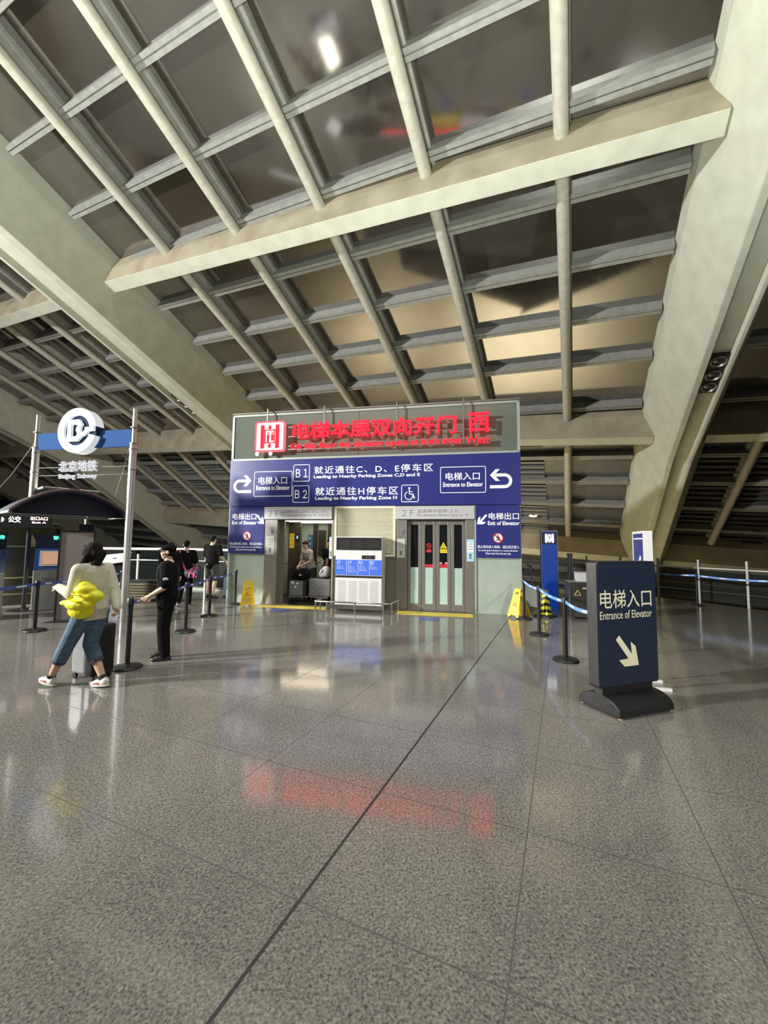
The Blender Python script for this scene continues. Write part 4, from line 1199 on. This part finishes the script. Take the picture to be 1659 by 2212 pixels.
t = thing('info_desk', 'white tilted information desk behind the walking woman', 'desk', (-7.35, 11.3, 0), R(24))
mb = MB(); mb.hexa([(-.34, 0, .92), (.30, -.12, 1.02), (.36, .38, 1.24), (-.30, .46, 1.16)], [(-.34, 0, .95), (.30, -.12, 1.05), (.36, .38, 1.27), (-.30, .46, 1.19)]); tp = mb.build('desk_top', M['white_paint'], t)
mb = MB(); mb.ell((-.02, .18, 1.11), (.06, .05, .01), 10, 6); mb.build('desk_mark', principled('mark_blue', (.05, .08, .2), .5), t)
mb = MB(); mb.hexa([(-.26, .1, 0), (.24, .02, 0), (.28, .34, 0), (-.24, .40, 0)], [(-.28, .05, .93), (.26, -.04, 1.02), (.32, .34, 1.2), (-.28, .40, 1.14)]); mb.build('desk_pedestal', M['black'], t)
t = thing('grille_cabinet', 'low dark cabinet with brass slats behind the officer', 'cabinet', (-6.35, 11.05, 0), R(2))
MB().box((-.42, .02, 0), (.75, .4, .50)).build('cabinet_body', M['cream_dark'], t)
mb = MB(); mb.box((-.45, .0, .50), (.78, .42, .54)); mb.build('cabinet_top', M['black'], t)
for k in range(6):
    MB().box((-.41, -.012, .06 + k * .072), (.74, .02, .09 + k * .072)).build('slat', principled('brass_slat', (.20, .17, .09), .4, .3), t)
t = thing('striped_barrier', 'small blue and white striped barrier behind the steel pole', 'barrier', (-7.0, 11.0, 0), R(2))
MB().box((-.22, 0, .06), (.2, .03, .50)).build('barrier_panel', principled('barrier_blue', (.05, .06, .18), .5), t)
mb = MB()
for k in range(5):
    mb.box((-.22, -.004, .10 + k * .083), (.2, 0, .14 + k * .083))
mb.build('white_stripe', M['white'], t)
mb = MB(); mb.box((-.2, -.08, 0), (-.16, .12, .06)); mb.box((.14, -.08, 0), (.18, .12, .06)); mb.build('barrier_foot', M['black'], t)
t = thing('suitcase', 'light blue suitcase with a black strap at the kiosk corner by the man in shorts', 'suitcase', (-4.50, 12.12, 0), R(5))
MB().box((-.13, -.12, .05), (.13, .12, .56)).build('suitcase_shell', principled('pale_blue_shell', (.32, .46, .66), .35), t, bevel=.03)
mb = MB(); mb.box((-.02, -.128, .05), (.02, -.12, .56)); mb.build('strap', M['black'], t)
mb = MB(); mb.tube([(-.06, .05, .56), (-.06, .05, .80), (.06, .05, .80), (.06, .05, .56)], .01, 8); mb.build('pull_handle', M['black'], t, smooth=True)
for x in (-.09, .09):
    MB().cyl((x - .02, -.08, .028), (x + .02, -.08, .028), .028, n=12).build('wheel', M['black'], t, smooth=True)

# ------------------------------------------------------------------ people
def remesh(mb, voxel, it=3, fac=.5):
    me = bpy.data.meshes.new('m'); me.from_pydata(mb.v, [], mb.f)
    bm = bmesh.new(); bm.from_mesh(me); bmesh.ops.recalc_face_normals(bm, faces=bm.faces); bm.to_mesh(me); bm.free()
    o = bpy.data.objects.new('m', me); col.objects.link(o)
    r = o.modifiers.new('r', 'REMESH'); r.mode = 'VOXEL'; r.voxel_size = voxel
    if it:
        s = o.modifiers.new('s', 'SMOOTH'); s.factor = fac; s.iterations = it
    dg = bpy.context.evaluated_depsgraph_get()
    out = bpy.data.meshes.new_from_object(o.evaluated_get(dg))
    bpy.data.objects.remove(o); bpy.data.meshes.remove(me)
    return out


def solid(mb, name, mat, parent, voxel=.01, it=3):
    me = remesh(mb, voxel, it); me.name = name; me.materials.clear(); me.materials.append(mat)
    me.polygons.foreach_set('use_smooth', [True] * len(me.polygons))
    o = bpy.data.objects.new(name, me); col.objects.link(o); o.parent = parent
    return o


def limb(mb, pts, rad, n=14):
    pts = [Vector(p) for p in pts]
    for p, r in zip(pts, rad):
        mb.ell(p, (r, r, r), n, 8)
    for i in range(len(pts) - 1):
        if (pts[i + 1] - pts[i]).length > 1e-4:
            mb.cyl(pts[i], pts[i + 1], rad[i], rad[i + 1], n)


def hand(mb, w, d, nrm, side, curl=.35, s=1.0):
    d = Vector(d).normalized(); nrm = Vector(nrm); nrm = (nrm - d * nrm.dot(d)).normalized(); lat = d.cross(nrm) * side
    w = Vector(w)
    for k, (o, L) in enumerate(((.033, .85), (.011, 1.0), (-.011, .95), (-.031, .75))):
        kn = w + (d * .082 + lat * o) * s
        limb(mb, [w + (d * .012 + lat * o * .55) * s, kn], [.014 * s, .0125 * s], 8)
        p = kn; a = 0; pts = [kn]
        for seg in (.040, .026, .022):
            a += curl; q = d * math.cos(a) + nrm * math.sin(a)
            p = p + q * seg * L * s; pts.append(p)
        limb(mb, pts, [.0098 * s, .0093 * s, .0086 * s, .0076 * s], 8)
    p0 = w + (d * .028 + lat * .024) * s; p1 = p0 + (d * .026 + lat * .030 + nrm * .012) * s; p2 = p1 + (d * .030 + lat * .010 + nrm * .014) * s
    limb(mb, [p0, p1, p2], [.015 * s, .0115 * s, .009 * s], 8)


BASE = dict(hipL=(-.09, 0, .90), hipR=(.09, 0, .90), kneeL=(-.095, .02, .49), kneeR=(.095, .02, .49), ankL=(-.095, -.01, .085), ankR=(.095, -.01, .085),
            shL=(-.175, -.01, 1.385), shR=(.175, -.01, 1.385), elL=(-.215, -.03, 1.10), elR=(.215, -.03, 1.10), wrL=(-.215, .05, .865), wrR=(.215, .05, .865),
            toeL=(0, 1, 0), toeR=(0, 1, 0), palmL=(1, 0, 0), palmR=(-1, 0, 0), curlL=.35, curlR=.35)
SPINE = [(.85, .125, .095), (.93, .163, .115), (1.08, .132, .098), (1.24, .155, .112), (1.36, .168, .10), (1.43, .085, .075), (1.47, .055, .058)]


def person(label, loc, fwd, H=1.7, pose=None, skin=(.62, .40, .28), top=None, bottom=None, shoe=None, hair=None, lean=0., head=(0, 0), voxel=.009, build=1., seated=None, group=None, female=False):
    J = dict(BASE); J.update(pose or {})
    k = H / 1.7
    P = lambda a: Vector(a) * k
    yaw = math.atan2(-fwd[0], fwd[1])
    t = thing('person', label, 'person', (loc[0], loc[1], 0), yaw, group)
    sk = mottled('skin_tone', tuple(c * .95 for c in skin), skin, 18, .5)

    def sp(z):
        return Vector((0, lean * max(0, z - .93) + (.015 if 1.15 < z < 1.4 else 0), 0))

    def torso(mb, e, z0, z1):
        rings = []
        zs = sorted(set([z0, z1] + [s[0] for s in SPINE if z0 < s[0] < z1]))
        for z in zs:
            rx = np.interp(z, [s[0] for s in SPINE], [s[1] for s in SPINE]) * build + e
            ry = np.interp(z, [s[0] for s in SPINE], [s[2] for s in SPINE]) * build + e
            o = sp(z)
            rings.append([((rx * math.copysign(abs(math.cos(a)) ** .85, math.cos(a))) * k, (ry * math.copysign(abs(math.sin(a)) ** .85, math.sin(a)) + o.y) * k, z * k) for a in [2 * PI * i / 24 for i in range(24)]])
        mb.loft(rings)

    def S(n):
        return P(J[n]) + sp(J[n][2]) * k

    hc = Vector((0, .025 + lean * .65, 1.585)) * k
    HR = Matrix.Translation(hc) @ Matrix.Rotation(head[0], 4, 'Z') @ Matrix.Rotation(head[1], 4, 'X') @ Matrix.Scale(k, 4)
    mb = MB()
    torso(mb, -.004, .85, 1.47)
    limb(mb, [Vector((0, lean * .5, 1.42)) * k, hc + Vector((0, -.015, -.06)) * k], [.058 * k, .053 * k])
    # head: skull, jaw, cheeks, brow, nose, lips, ears
    mb.ell((0, -.012, .025), (.074, .092, .088), 20, 14, HR); mb.ell((0, .018, -.045), (.056, .066, .066), 18, 12, HR)
    mb.ell((0, .052, -.082), (.026, .024, .022), 12, 8, HR)
    for s in (-1, 1):
        mb.ell((s * .033, .056, -.028), (.026, .022, .024), 12, 8, HR); mb.ell((s * .028, .073, .016), (.024, .010, .008), 10, 6, HR)
        mb.ell((s * .077, -.012, -.008), (.010, .018, .030), 10, 8, HR)
    mb.loft([[HR @ Vector((a * q, .066 + f, z)) for a, q in ((-1, .007 + w_), (1, .007 + w_))] + [HR @ Vector((0, .082 + f2, z))] for z, w_, f, f2 in ((.015, .0, .0, .0), (-.02, .006, .0, .018), (-.036, .008, .0, .010))])
    mb.ell((0, .076, -.054), (.022, .010, .006), 12, 6, HR); mb.ell((0, .074, -.063), (.019, .010, .006), 12, 6, HR)
    for a, b in (('L', -1), ('R', 1)):
        limb(mb, [S('sh' + a), S('el' + a), S('wr' + a)], [.050 * k * build, .038 * k * build, .027 * k])
        limb(mb, [S('sh' + a), Vector((b * .06, lean * .45, 1.40)) * k], [.050 * k, .055 * k])
        d = (S('wr' + a) - S('el' + a)).normalized()
        hand(mb, S('wr' + a), d, J['palm' + a], -b, J['curl' + a], k)
        limb(mb, [P(J['hip' + a]), P(J['knee' + a]) , P(J['knee' + a]) * .62 + P(J['ank' + a]) * .38, P(J['ank' + a])], [.083 * k * build, .055 * k * build, .054 * k * build, .036 * k])
        td = Vector(J['toe' + a]).normalized(); an = P(J['ank' + a])
        limb(mb, [an - td * .03 * k - Vector((0, 0, .035)) * k, an + td * .12 * k - Vector((0, 0, .05)) * k], [.034 * k, .028 * k])
    solid(mb, 'body', sk, t, voxel, 2)
    mb = MB()
    for s in (-1, 1):
        mb.ell((s * .030, .077, .002), (.013, .005, .006), 10, 6, HR)
    mb.build('eyes', M['black'], t, smooth=True)
    if hair:
        hm = mottled('hair', hair.get('c', (.010, .008, .007)), tuple(1.8 * q for q in hair.get('c', (.010, .008, .007))), 30, .8, stretch=(1, 1, .15), bump=.6, ior=1.2)
        mb = MB()
        if hair['kind'] == 'short':
            mb.ell((0, -.022, .040), (.082, .094, .083), 22, 14, HR); mb.ell((0, -.065, .0), (.068, .045, .062), 16, 10, HR)
            mb.ell((0, .045, .085), (.055, .045, .030), 14, 8, HR)
        elif hair['kind'] == 'long':
            mb.ell((0, -.026, .036), (.086, .096, .090), 22, 14, HR); mb.ell((0, -.070, -.03), (.080, .052, .10), 16, 10, HR)
            limb(mb, [HR @ Vector((.02, -.085, -.04)), HR @ Vector((-.03, -.06, -.14)), HR @ Vector((-.075, .0, -.20))], [.06 * k, .05 * k, .022 * k])
            mb.ell((-.05, .02, -.02), (.05, .075, .10), 16, 10, HR); limb(mb, [HR @ Vector((-.06, .0, -.03)), HR @ Vector((-.085, .05, -.10)), HR @ Vector((-.08, .075, -.19))], [.05 * k, .042 * k, .016 * k])
            mb.ell((0, .05, .085), (.06, .04, .028), 12, 8, HR)
        elif hair['kind'] == 'capbun':
            mb.ell((0, -.03, .0), (.080, .080, .075), 18, 12, HR); mb.ell((0, -.105, -.035), (.045, .04, .042), 14, 10, HR)
        solid(mb, 'hair', hm, t, voxel, 2)
        if hair['kind'] == 'capbun':
            mb = MB(); mb.ell((0, -.018, .062), (.092, .108, .058), 22, 12, HR); mb.ell((0, -.05, .035), (.088, .07, .04), 18, 10, HR)
            rings = []
            for y, wd, z in ((.055, .075, .05), (.095, .068, .046), (.125, .045, .04)):
                rings.append([HR @ Vector((x * wd, y, z - .012 * x * x + dz)) for x, dz in ((-1, .004), (0, .006), (1, .004), (1, -.004), (0, -.002), (-1, -.004))])
            mb.loft(rings); solid(mb, 'cap', M['cloth_black'], t, voxel, 2)
    if top:
        mb = MB(); e = top.get('e', .017); torso(mb, e, top.get('hem', .84), 1.435)
        for a, b in (('L', -1), ('R', 1)):
            limb(mb, [Vector((b * .05, lean * .45, 1.405)) * k, S('sh' + a)], [.060 * k, (.052 + e) * k])
            if top['sleeve'] == 'long':
                limb(mb, [S('sh' + a), S('el' + a), S('wr' + a)], [(.052 + e) * k * build, (.040 + e) * k * build, (.030 + e * .8) * k])
            else:
                q = S('sh' + a).lerp(S('el' + a), top.get('len', .72)); limb(mb, [S('sh' + a), q], [(.052 + e) * k * build, (.050 + e) * k * build])
        solid(mb, 'shirt', top['m'], t, voxel, 3)
        if top.get('collar'):
            mb = MB(); c0 = Vector((0, lean * .5 + .0, 1.44)) * k
            rings = [[(math.cos(x) * r * k + c0.x, math.sin(x) * r * k + c0.y, c0.z + z * k) for x in [2 * PI * i / 20 for i in range(20)]] for r, z in ((.085, -.02), (.078, .018), (.066, .02), (.07, -.015))]
            mb.loft(rings, False); mb.build('collar', top['collar'], t, smooth=True)
    if bottom:
        mb = MB(); e = bottom.get('e', .014)
        torso(mb, e - .002, .84, 1.02 if not bottom.get('high') else 1.06)
        for a in 'LR':
            h_, kn, an = P(J['hip' + a]), P(J['knee' + a]), P(J['ank' + a])
            if bottom['len'] == 'full':
                limb(mb, [h_, kn, an + Vector((0, 0, .005))], [(.086 * build + e) * k, (.060 * build + e) * k, (.045 + e) * k])
            elif bottom['len'] == 'crop':
                limb(mb, [h_, kn, kn.lerp(an, .40)], [(.086 * build + e) * k, (.060 * build + e) * k, (.058 * build + e) * k])
            else:
                limb(mb, [h_, h_.lerp(kn, .86)], [(.088 * build + e) * k, (.084 + e) * k])
        o = solid(mb, bottom.get('name', 'trousers'), bottom['m'], t, voxel, 3)
        if bottom.get('cuff'):
            mb = MB()
            for a in 'LR':
                kn, an = P(J['knee' + a]), P(J['ank' + a]); d = (an - kn).normalized(); c = kn.lerp(an, .42)
                mb.cyl(c - d * .05 * k, c + d * .055 * k, (.074 * build) * k, (.071 * build) * k, 20)
            mb.build('cuff', bottom['cuff'], o, smooth=True, bevel=.006)
    if shoe:
        for a in 'LR':
            td = Vector(J['toe' + a]).normalized(); an = P(J['ank' + a]); up = td.orthogonal(); lat = Vector((td.y, -td.x, 0)).normalized(); up = lat.cross(td).normalized()
            T = Matrix(((lat.x, td.x, up.x, an.x), (lat.y, td.y, up.y, an.y), (lat.z, td.z, up.z, an.z), (0, 0, 0, 1))) @ Matrix.Scale(k, 4)
            mb = MB(); b = -.085
            mb.ell((0, -.02, b + .05), (.042, .06, .055), 16, 10, T); mb.ell((0, .055, b + .035), (.042, .09, .042), 16, 10, T); mb.ell((0, .125, b + .028), (.042, .055, .030), 16, 10, T)
            so = solid(mb, 'shoe', shoe['m'], t, voxel * .8, 2)
            mb = MB()
            pts = [(.040 * math.cos(x) * (1.0 if math.sin(x) > 0 else .85), .045 + .135 * math.sin(x)) for x in [2 * PI * i / 22 for i in range(22)]]
            mb.prism([(x * 1.08, y) for x, y in pts], 'z', b, b + .024, T); mb.build('sole', shoe.get('sole', M['black']), so, smooth=True)
            if shoe.get('stripe'):
                mb = MB()
                for s in (-1, 1):
                    mb.hexa([T @ Vector((s * .047, .02, b + .03)), T @ Vector((s * .047, .10, b + .026)), T @ Vector((s * .038, .10, b + .026)), T @ Vector((s * .038, .02, b + .03))],
                            [T @ Vector((s * .046, .04, b + .05)), T @ Vector((s * .046, .11, b + .036)), T @ Vector((s * .036, .11, b + .036)), T @ Vector((s * .036, .04, b + .05))])
                mb.build('stripe', shoe['stripe'], so)
            if shoe.get('sock'):
                kn = P(J['knee' + a]); d = (kn - an).normalized(); mb = MB(); mb.cyl(an + d * .0 * k, an + d * .035 * k, .046 * k, .044 * k, 18); mb.build('sock', shoe['sock'], t, smooth=True)
    t['k'] = k
    return t, dict(S=S, P=P, HR=HR, k=k, J=J)


M['cloth_black'] = mottled('black_cloth', (.007, .007, .007), (.011, .0105, .0105), 14, .95, ior=1.15)
M['cloth_cream'] = mottled('cream_knit', (.50, .48, .37), (.58, .56, .45), 22, .85, bump=.3)
M['denim'] = mottled('blue_denim', (.055, .105, .165), (.10, .17, .25), 26, .8, bump=.2)
M['denim_dark'] = principled('denim_cuff', (.05, .05, .08), .8)
M['shoe_white'] = principled('white_shoe', (.74, .72, .64), .5)
M['shoe_black'] = principled('black_shoe', (.012, .012, .013), .4)
M['grey_shorts'] = mottled('dark_shorts', (.035, .032, .028), (.05, .046, .04), 14, .8)
M['cloth_grey'] = mottled('pale_shirt', (.42, .40, .40), (.52, .50, .50), 12, .8)

# the walking woman in cream with the yellow bag
wm, q = person('person in a cream sweater and cropped jeans walking, yellow bag on the back', (-3.20, 4.61), (-.95, .31), 1.575,
               pose=dict(kneeL=(-.09, .25, .50), ankL=(-.10, .47, .105), kneeR=(.09, .12, .48), ankR=(.09, -.12, .10), toeL=(0, 1, .12), toeR=(-.02, 1, -.10),
                         elL=(-.23, .03, 1.11), wrL=(-.19, .26, 1.17), palmL=(.6, 0, -.8), curlL=.25, elR=(.19, -.11, 1.11), wrR=(.13, -.22, .93), curlR=.8),
               top=dict(m=M['cloth_cream'], sleeve='long', hem=.80, e=.022, collar=principled('red_collar', (.30, .06, .03), .8)), bottom=dict(m=M['denim'], len='crop', name='jeans', cuff=M['denim_dark'], e=.02),
               shoe=dict(m=M['shoe_white'], sole=principled('white_sole', (.72, .70, .62), .5), stripe=principled('red_stripe', (.45, .12, .07), .5), sock=M['black']), hair=dict(kind='long'), lean=.05, head=(.15, -.25), voxel=.008, build=1.04)
# the yellow bag hangs on her back: a puffy bundle of several lobes
bag = thing('yellow_bag', 'bright yellow puffy bag hanging on the back of the woman in cream', 'bag', (0, 0, 0))
MW = Matrix.Translation(wm.location) @ Matrix.Rotation(wm.rotation_euler.z, 4, 'Z')
M['bagyellow'] = mottled('glossy_yellow', (.78, .72, .0), (.86, .82, .02), 9, .5, bump=.8)
mb = MB()
TB = MW @ Matrix.Translation((-.20, -.10, .965)) @ Matrix.Rotation(R(18), 4, 'Z')
for c, r_ in (((.0, -.03, .12), (.09, .11, .06)), ((.02, -.06, .05), (.10, .15, .075)), ((-.02, .0, -.03), (.10, .15, .07)), ((0, .13, -.02), (.05, .10, .035)), ((.0, .0, -.10), (.09, .13, .085)), ((0, -.02, .165), (.06, .06, .04))):
    mb.ell(c, r_, 16, 10, TB)
solid(mb, 'bag_body', M['bagyellow'], bag, .008, 2)
mb = MB()
for z, y, L in ((.085, -.02, .10), (.02, -.02, .12), (-.04, .02, .11)):
    mb.tube([TB @ Vector((-.098, y - L * .6, z)), TB @ Vector((-.112, y, z - .012)), TB @ Vector((-.096, y + L * .6, z + .004))], .008, 6)
mb.build('bag_fold', principled('yellow_fold', (.84, .80, .05), .3), bag, smooth=True)

sc_ = thing('suitcase', 'grey and black upright suitcase pulled behind the woman in cream', 'suitcase', (-3.40, 4.98, 0), R(-20))
MB().box((-.20, -.13, .06), (.04, .13, .60)).build('suitcase_shell', mottled('grey_shell', (.24, .25, .25), (.30, .31, .31), 3, .4), sc_, bevel=.03)
MB().box((.04, -.135, .05), (.16, .135, .62)).build('suitcase_pocket', M['black'], sc_, bevel=.025)
mb = MB(); mb.tube([(.08, -.06, .6), (.12, -.06, .86), (.12, .06, .86), (.08, .06, .6)], .011, 8); mb.build('pull_handle', M['black'], sc_, smooth=True)
for x in (-.16, .12):
    for y in (-.1, .1):
        MB().cyl((x, y - .012, .03), (x, y + .012, .03), .03, n=14).build('wheel', M['black'], sc_, smooth=True)

# the officer in black
of, q = person('person in black uniform and cap standing sideways with hands held low', (-2.98, 5.76), (-.93, -.36), 1.555,
               pose=dict(elL=(-.225, .0, 1.09), wrL=(-.13, .235, .935), elR=(.225, .02, 1.09), wrR=(.09, .235, .93), palmL=(1, 0, -.1), palmR=(-1, 0, -.1), curlL=.5, curlR=.5,
                         kneeL=(-.10, .02, .48), ankL=(-.10, -.02, .085), kneeR=(.10, .05, .48), ankR=(.10, .03, .085)),
               top=dict(m=M['cloth_black'], sleeve='short', hem=.80, e=.026, len=.85), bottom=dict(m=M['cloth_black'], len='full', e=.022), shoe=dict(m=M['shoe_black']),
               hair=dict(kind='capbun'), voxel=.007, build=1.12, skin=(.66, .44, .30))
mb = MB(); T = q['S']('shL').lerp(q['S']('elL'), .62)
mb.ell((T.x - .075, T.y, T.z), (.006, .034, .022), 12, 8); mb.build('sleeve_badge', principled('badge_blue', (.45, .66, .78), .5), of, smooth=True)
mb = MB()
for r_ in (.033,):
    c = q['S']('elL').lerp(q['S']('wrL'), .82); d = (q['S']('wrL') - q['S']('elL')).normalized()
    mb.cyl(c - d * .008, c + d * .008, r_, r_, 16)
mb.build('bracelet', principled('bracelet_pale', (.6, .5, .4), .3), of, smooth=True)

# two men walking away along the railing
m1, q = person('person in black shirt with a pink crossbody strap walking away from the viewer', (-4.93, 10.35), (-.25, .97), 1.62,
               pose=dict(kneeL=(-.09, .03, .49), ankL=(-.10, -.20, .13), toeL=(0, 1, -.45), kneeR=(.09, .10, .49), ankR=(.10, .06, .085), elR=(.245, .02, 1.10), wrR=(.24, .16, .90), elL=(-.23, -.02, 1.1), wrL=(-.2, .1, .88)),
               top=dict(m=M['cloth_black'], sleeve='short', hem=.82, e=.022, len=.8), bottom=dict(m=M['cloth_black'], len='full', e=.018), shoe=dict(m=M['shoe_black'], sole=M['shoe_white']), hair=dict(kind='short'), voxel=.011, build=1.04)
k = q['k']
mb = MB(); mb.ell((.055, -.135, 1.335), (.03, .012, .016), 10, 6); mb.build('shirt_logo', M['white'], m1, smooth=True)
M['pink'] = principled('hot_pink', (.85, .09, .24), .5)
MW1 = Matrix.Translation(m1.location) @ Matrix.Rotation(m1.rotation_euler.z, 4, 'Z')
bg = thing('shoulder_bag', 'navy and pink sports bag hanging at the hip of the walking man', 'bag', (0, 0, 0))
TB = MW1 @ Matrix.Translation((.21, -.12, .80)) @ Matrix.Rotation(R(-20), 4, 'Z')
mb = MB(); mb.tube([TB @ Vector((-.20, 0, -.01)), TB @ Vector((-.17, 0, 0)), TB @ Vector((.17, 0, .03)), TB @ Vector((.20, 0, .03))], [.07, .12, .12, .08], 18); mb.build('bag_body', principled('bag_navy', (.035, .055, .085), .6), bg, smooth=True)
mb = MB()
for x in (-.05, .07):
    mb.tube([TB @ Vector((x, -.125, -.09)), TB @ Vector((x + .02, -.13, .0)), TB @ Vector((x + .04, -.06, .14)), TB @ Vector((x + .05, .05, .13))], .018, 6)
mb.tube([TB @ Vector((-.04, -.125, .06)), TB @ Vector((.15, -.11, -.07))], .016, 6); mb.build('bag_handle', M['pink'], bg, smooth=True)
mb = MB(); pts = [MW1 @ Vector(p) for p in ((.06, -.165, .84), (-.02, -.158, 1.0), (-.08, -.150, 1.15), (-.115, -.145, 1.28), (-.13, -.09, 1.385), (-.115, .0, 1.40))]
for i in range(len(pts) - 1):
    a, b = pts[i], pts[i + 1]; s = MW1.to_3x3() @ Vector((.020, 0, 0)); e = MW1.to_3x3() @ Vector((0, -.006, 0))
    mb.hexa([a - s, a + s, a + s + e, a - s + e], [b - s, b + s, b + s + e, b - s + e])
mb.build('shoulder_strap', M['pink'], bg)

m2, q = person('person in black shirt and dark shorts walking away beside the kiosk corner', (-4.92, 11.9), (.18, .98), 1.77,
               pose=dict(kneeL=(-.11, .06, .49), ankL=(-.12, .06, .085), kneeR=(.13, -.02, .49), ankR=(.15, -.16, .10), toeR=(.5, 1, -.1), elR=(.27, .0, 1.13), wrR=(.31, .16, .98), elL=(-.23, .04, 1.1), wrL=(-.17, .2, 1.0)),
               top=dict(m=M['cloth_black'], sleeve='short', hem=.80, e=.028, len=.75), bottom=dict(m=M['grey_shorts'], len='shorts', name='shorts', e=.022), shoe=dict(m=M['shoe_black']), hair=dict(kind='short'), voxel=.011, build=1.05, skin=(.55, .36, .25))
mb = MB(); mb.ell((-.06, -.148, .95), (.018, .008, .02), 10, 6); mb.build('shirt_logo', M['white'], m2, smooth=True)

m3, q = person('person in black walking, mostly hidden behind the officer', (-4.86, 9.45), (-.5, .86), 1.57,
               pose=dict(kneeR=(.09, .0, .49), ankR=(.09, -.24, .20), toeR=(0, 1, -.7), kneeL=(-.09, .12, .49), ankL=(-.09, .12, .085), elR=(.22, -.12, 1.12), wrR=(.24, -.10, .90)),
               top=dict(m=M['cloth_black'], sleeve='long', hem=.82, e=.024), bottom=dict(m=M['cloth_black'], len='full'), shoe=dict(m=principled('grey_green_shoe', (.10, .13, .12), .6)), hair=dict(kind='short'), voxel=.012)

# people and luggage inside the open lift
L1 = KW(-2.36, 1.2); f1 = MK.to_3x3() @ Vector((-.55, -.8, 0))
p4, q = person('person in a pale shirt bending over the luggage inside the open lift', (L1.x, L1.y), (f1.x, f1.y), 1.64,
               pose=dict(elL=(-.22, .12, 1.12), wrL=(-.10, .33, 1.02), elR=(.22, .14, 1.12), wrR=(.08, .34, 1.0), palmL=(0, 0, -1), palmR=(0, 0, -1)), lean=.28, head=(0, -.35),
               top=dict(m=M['cloth_grey'], sleeve='short', hem=.84, e=.02), bottom=dict(m=M['grey_shorts'], len='full'), shoe=dict(m=M['shoe_black']), hair=dict(kind='short', c=(.03, .016, .01)), voxel=.011)
L2 = KW(-1.98, 1.7); f2 = MK.to_3x3() @ Vector((-.3, -.95, 0))
p5, q = person('person in black standing at the rear of the open lift', (L2.x, L2.y), (f2.x, f2.y), 1.68, top=dict(m=M['cloth_black'], sleeve='short', hem=.84, e=.02), bottom=dict(m=M['cloth_black'], len='full'), shoe=dict(m=M['shoe_black']), hair=dict(kind='short'), voxel=.012)
L3 = KW(-1.66, 1.12); f3 = MK.to_3x3() @ Vector((.5, -.85, 0))
p6, q = person('person in a dark vest cut off by the open lift edge, one bare arm showing', (L3.x, L3.y), (-f3.x, -f3.y), 1.55, top=dict(m=M['cloth_black'], sleeve='short', len=.2, hem=.84), bottom=dict(m=M['grey_shorts'], len='full'), shoe=dict(m=M['shoe_black']), hair=dict(kind='short'), voxel=.012)


def trolley(x, y, rz, label):
    t = kthing('luggage_trolley', label, 'luggage trolley', x, y)
    t.rotation_euler = (0, 0, KTH + rz)
    mb = MB(); mb.box((-.27, -.20, .15), (.27, .5, .175)); mb.build('platform', M['steel'], t)
    for wx, wy in ((-.22, -.14), (.22, -.14), (0, .45)):
        f = MB().cyl((wx, wy, .07), (wx, wy, .15), .014, n=8).build('caster_fork', M['fin'], t)
        MB().cyl((wx - .018, wy, .062), (wx + .018, wy, .062), .062, n=16).build('wheel', M['black'], f, smooth=True)
    mb = MB(); mb.tube([(-.25, .48, .16), (-.25, .55, .98), (.25, .55, .98), (.25, .48, .16)], .016, 8); mb.build('push_handle', M['steel'], t, smooth=True)
    return t


trolley(-2.42, .62, .1, 'luggage trolley in the open lift carrying a dark case with stickers and a black bag')
trolley(-1.82, .64, -.1, 'luggage trolley in the open lift carrying a wide grey case')
t = kthing('suitcase', 'dark grey hard case with white stickers on a trolley in the open lift', 'suitcase', -2.42, .56, .178)
MB().box((-.24, -.16, 0), (.16, .22, .40)).build('suitcase_shell', principled('case_grey_green', (.13, .15, .15), .4), t, bevel=.03)
mb = MB(); mb.box((.16, -.17, -.0), (.24, .23, .41)); mb.build('suitcase_back', M['black'], t, bevel=.02)
mb = MB()
for x, z, r_ in ((-.13, .35, .035), (.0, .33, .03), (-.05, .24, .03)):
    mb.ell((x, -.162, z), (r_, .004, r_ * .8), 10, 6)
mb.build('sticker', M['white'], t)
t = kthing('duffel_bag', 'soft black bag lying on the dark case in the open lift', 'bag', -2.36, .56, .59)
mb = MB(); mb.ell((0, 0, .15), (.24, .18, .16), 18, 12); mb.ell((.06, .0, .18), (.19, .17, .15), 16, 10); mb.ell((-.14, 0, .07), (.13, .15, .07), 14, 10); solid(mb, 'bag_body', M['cloth_black'], t, .012, 3)
mb = MB(); mb.box((.0, -.20, .14), (.06, -.165, .16)); mb.build('bag_tag', M['white'], t)
t = kthing('suitcase', 'wide flat grey case standing on the second trolley in the open lift', 'suitcase', -1.81, .58, .178)
MB().box((-.30, -.14, 0), (.30, .16, .46)).build('suitcase_shell', mottled('flat_grey_shell', (.13, .135, .14), (.17, .175, .18), 6, .5), t, bevel=.03)
mb = MB()
for i in range(3):
    for j in range(2):
        mb.ell((-.18 + i * .17, -.142, .14 + j * .17), (.018, .004, .018), 10, 6)
mb.build('dimple', M['fin'], t)
mb = MB(); mb.tube([(-.1, 0, .45), (-.1, 0, .50), (.1, 0, .50), (.1, 0, .45)], .012, 8); mb.build('carry_handle', M['black'], t, smooth=True)
t = kthing('backpack', 'grey and white backpack on top of the wide grey case in the open lift', 'bag', -1.70, .60, .69)
mb = MB(); mb.ell((0, 0, .14), (.13, .11, .15), 16, 12); mb.ell((-.03, -.02, .05), (.14, .11, .07), 14, 10); mb.ell((.05, -.04, .17), (.09, .10, .12), 14, 10)
bp_ = solid(mb, 'bag_body', mottled('bag_grey', (.30, .30, .31), (.36, .36, .37), 8, .7), t, .012, 3)
mb = MB(); mb.tube([(-.12, -.06, .0), (-.13, -.10, .10), (-.06, -.12, .20)], .022, 8); mb.build('white_strap', M['white'], t, smooth=True)
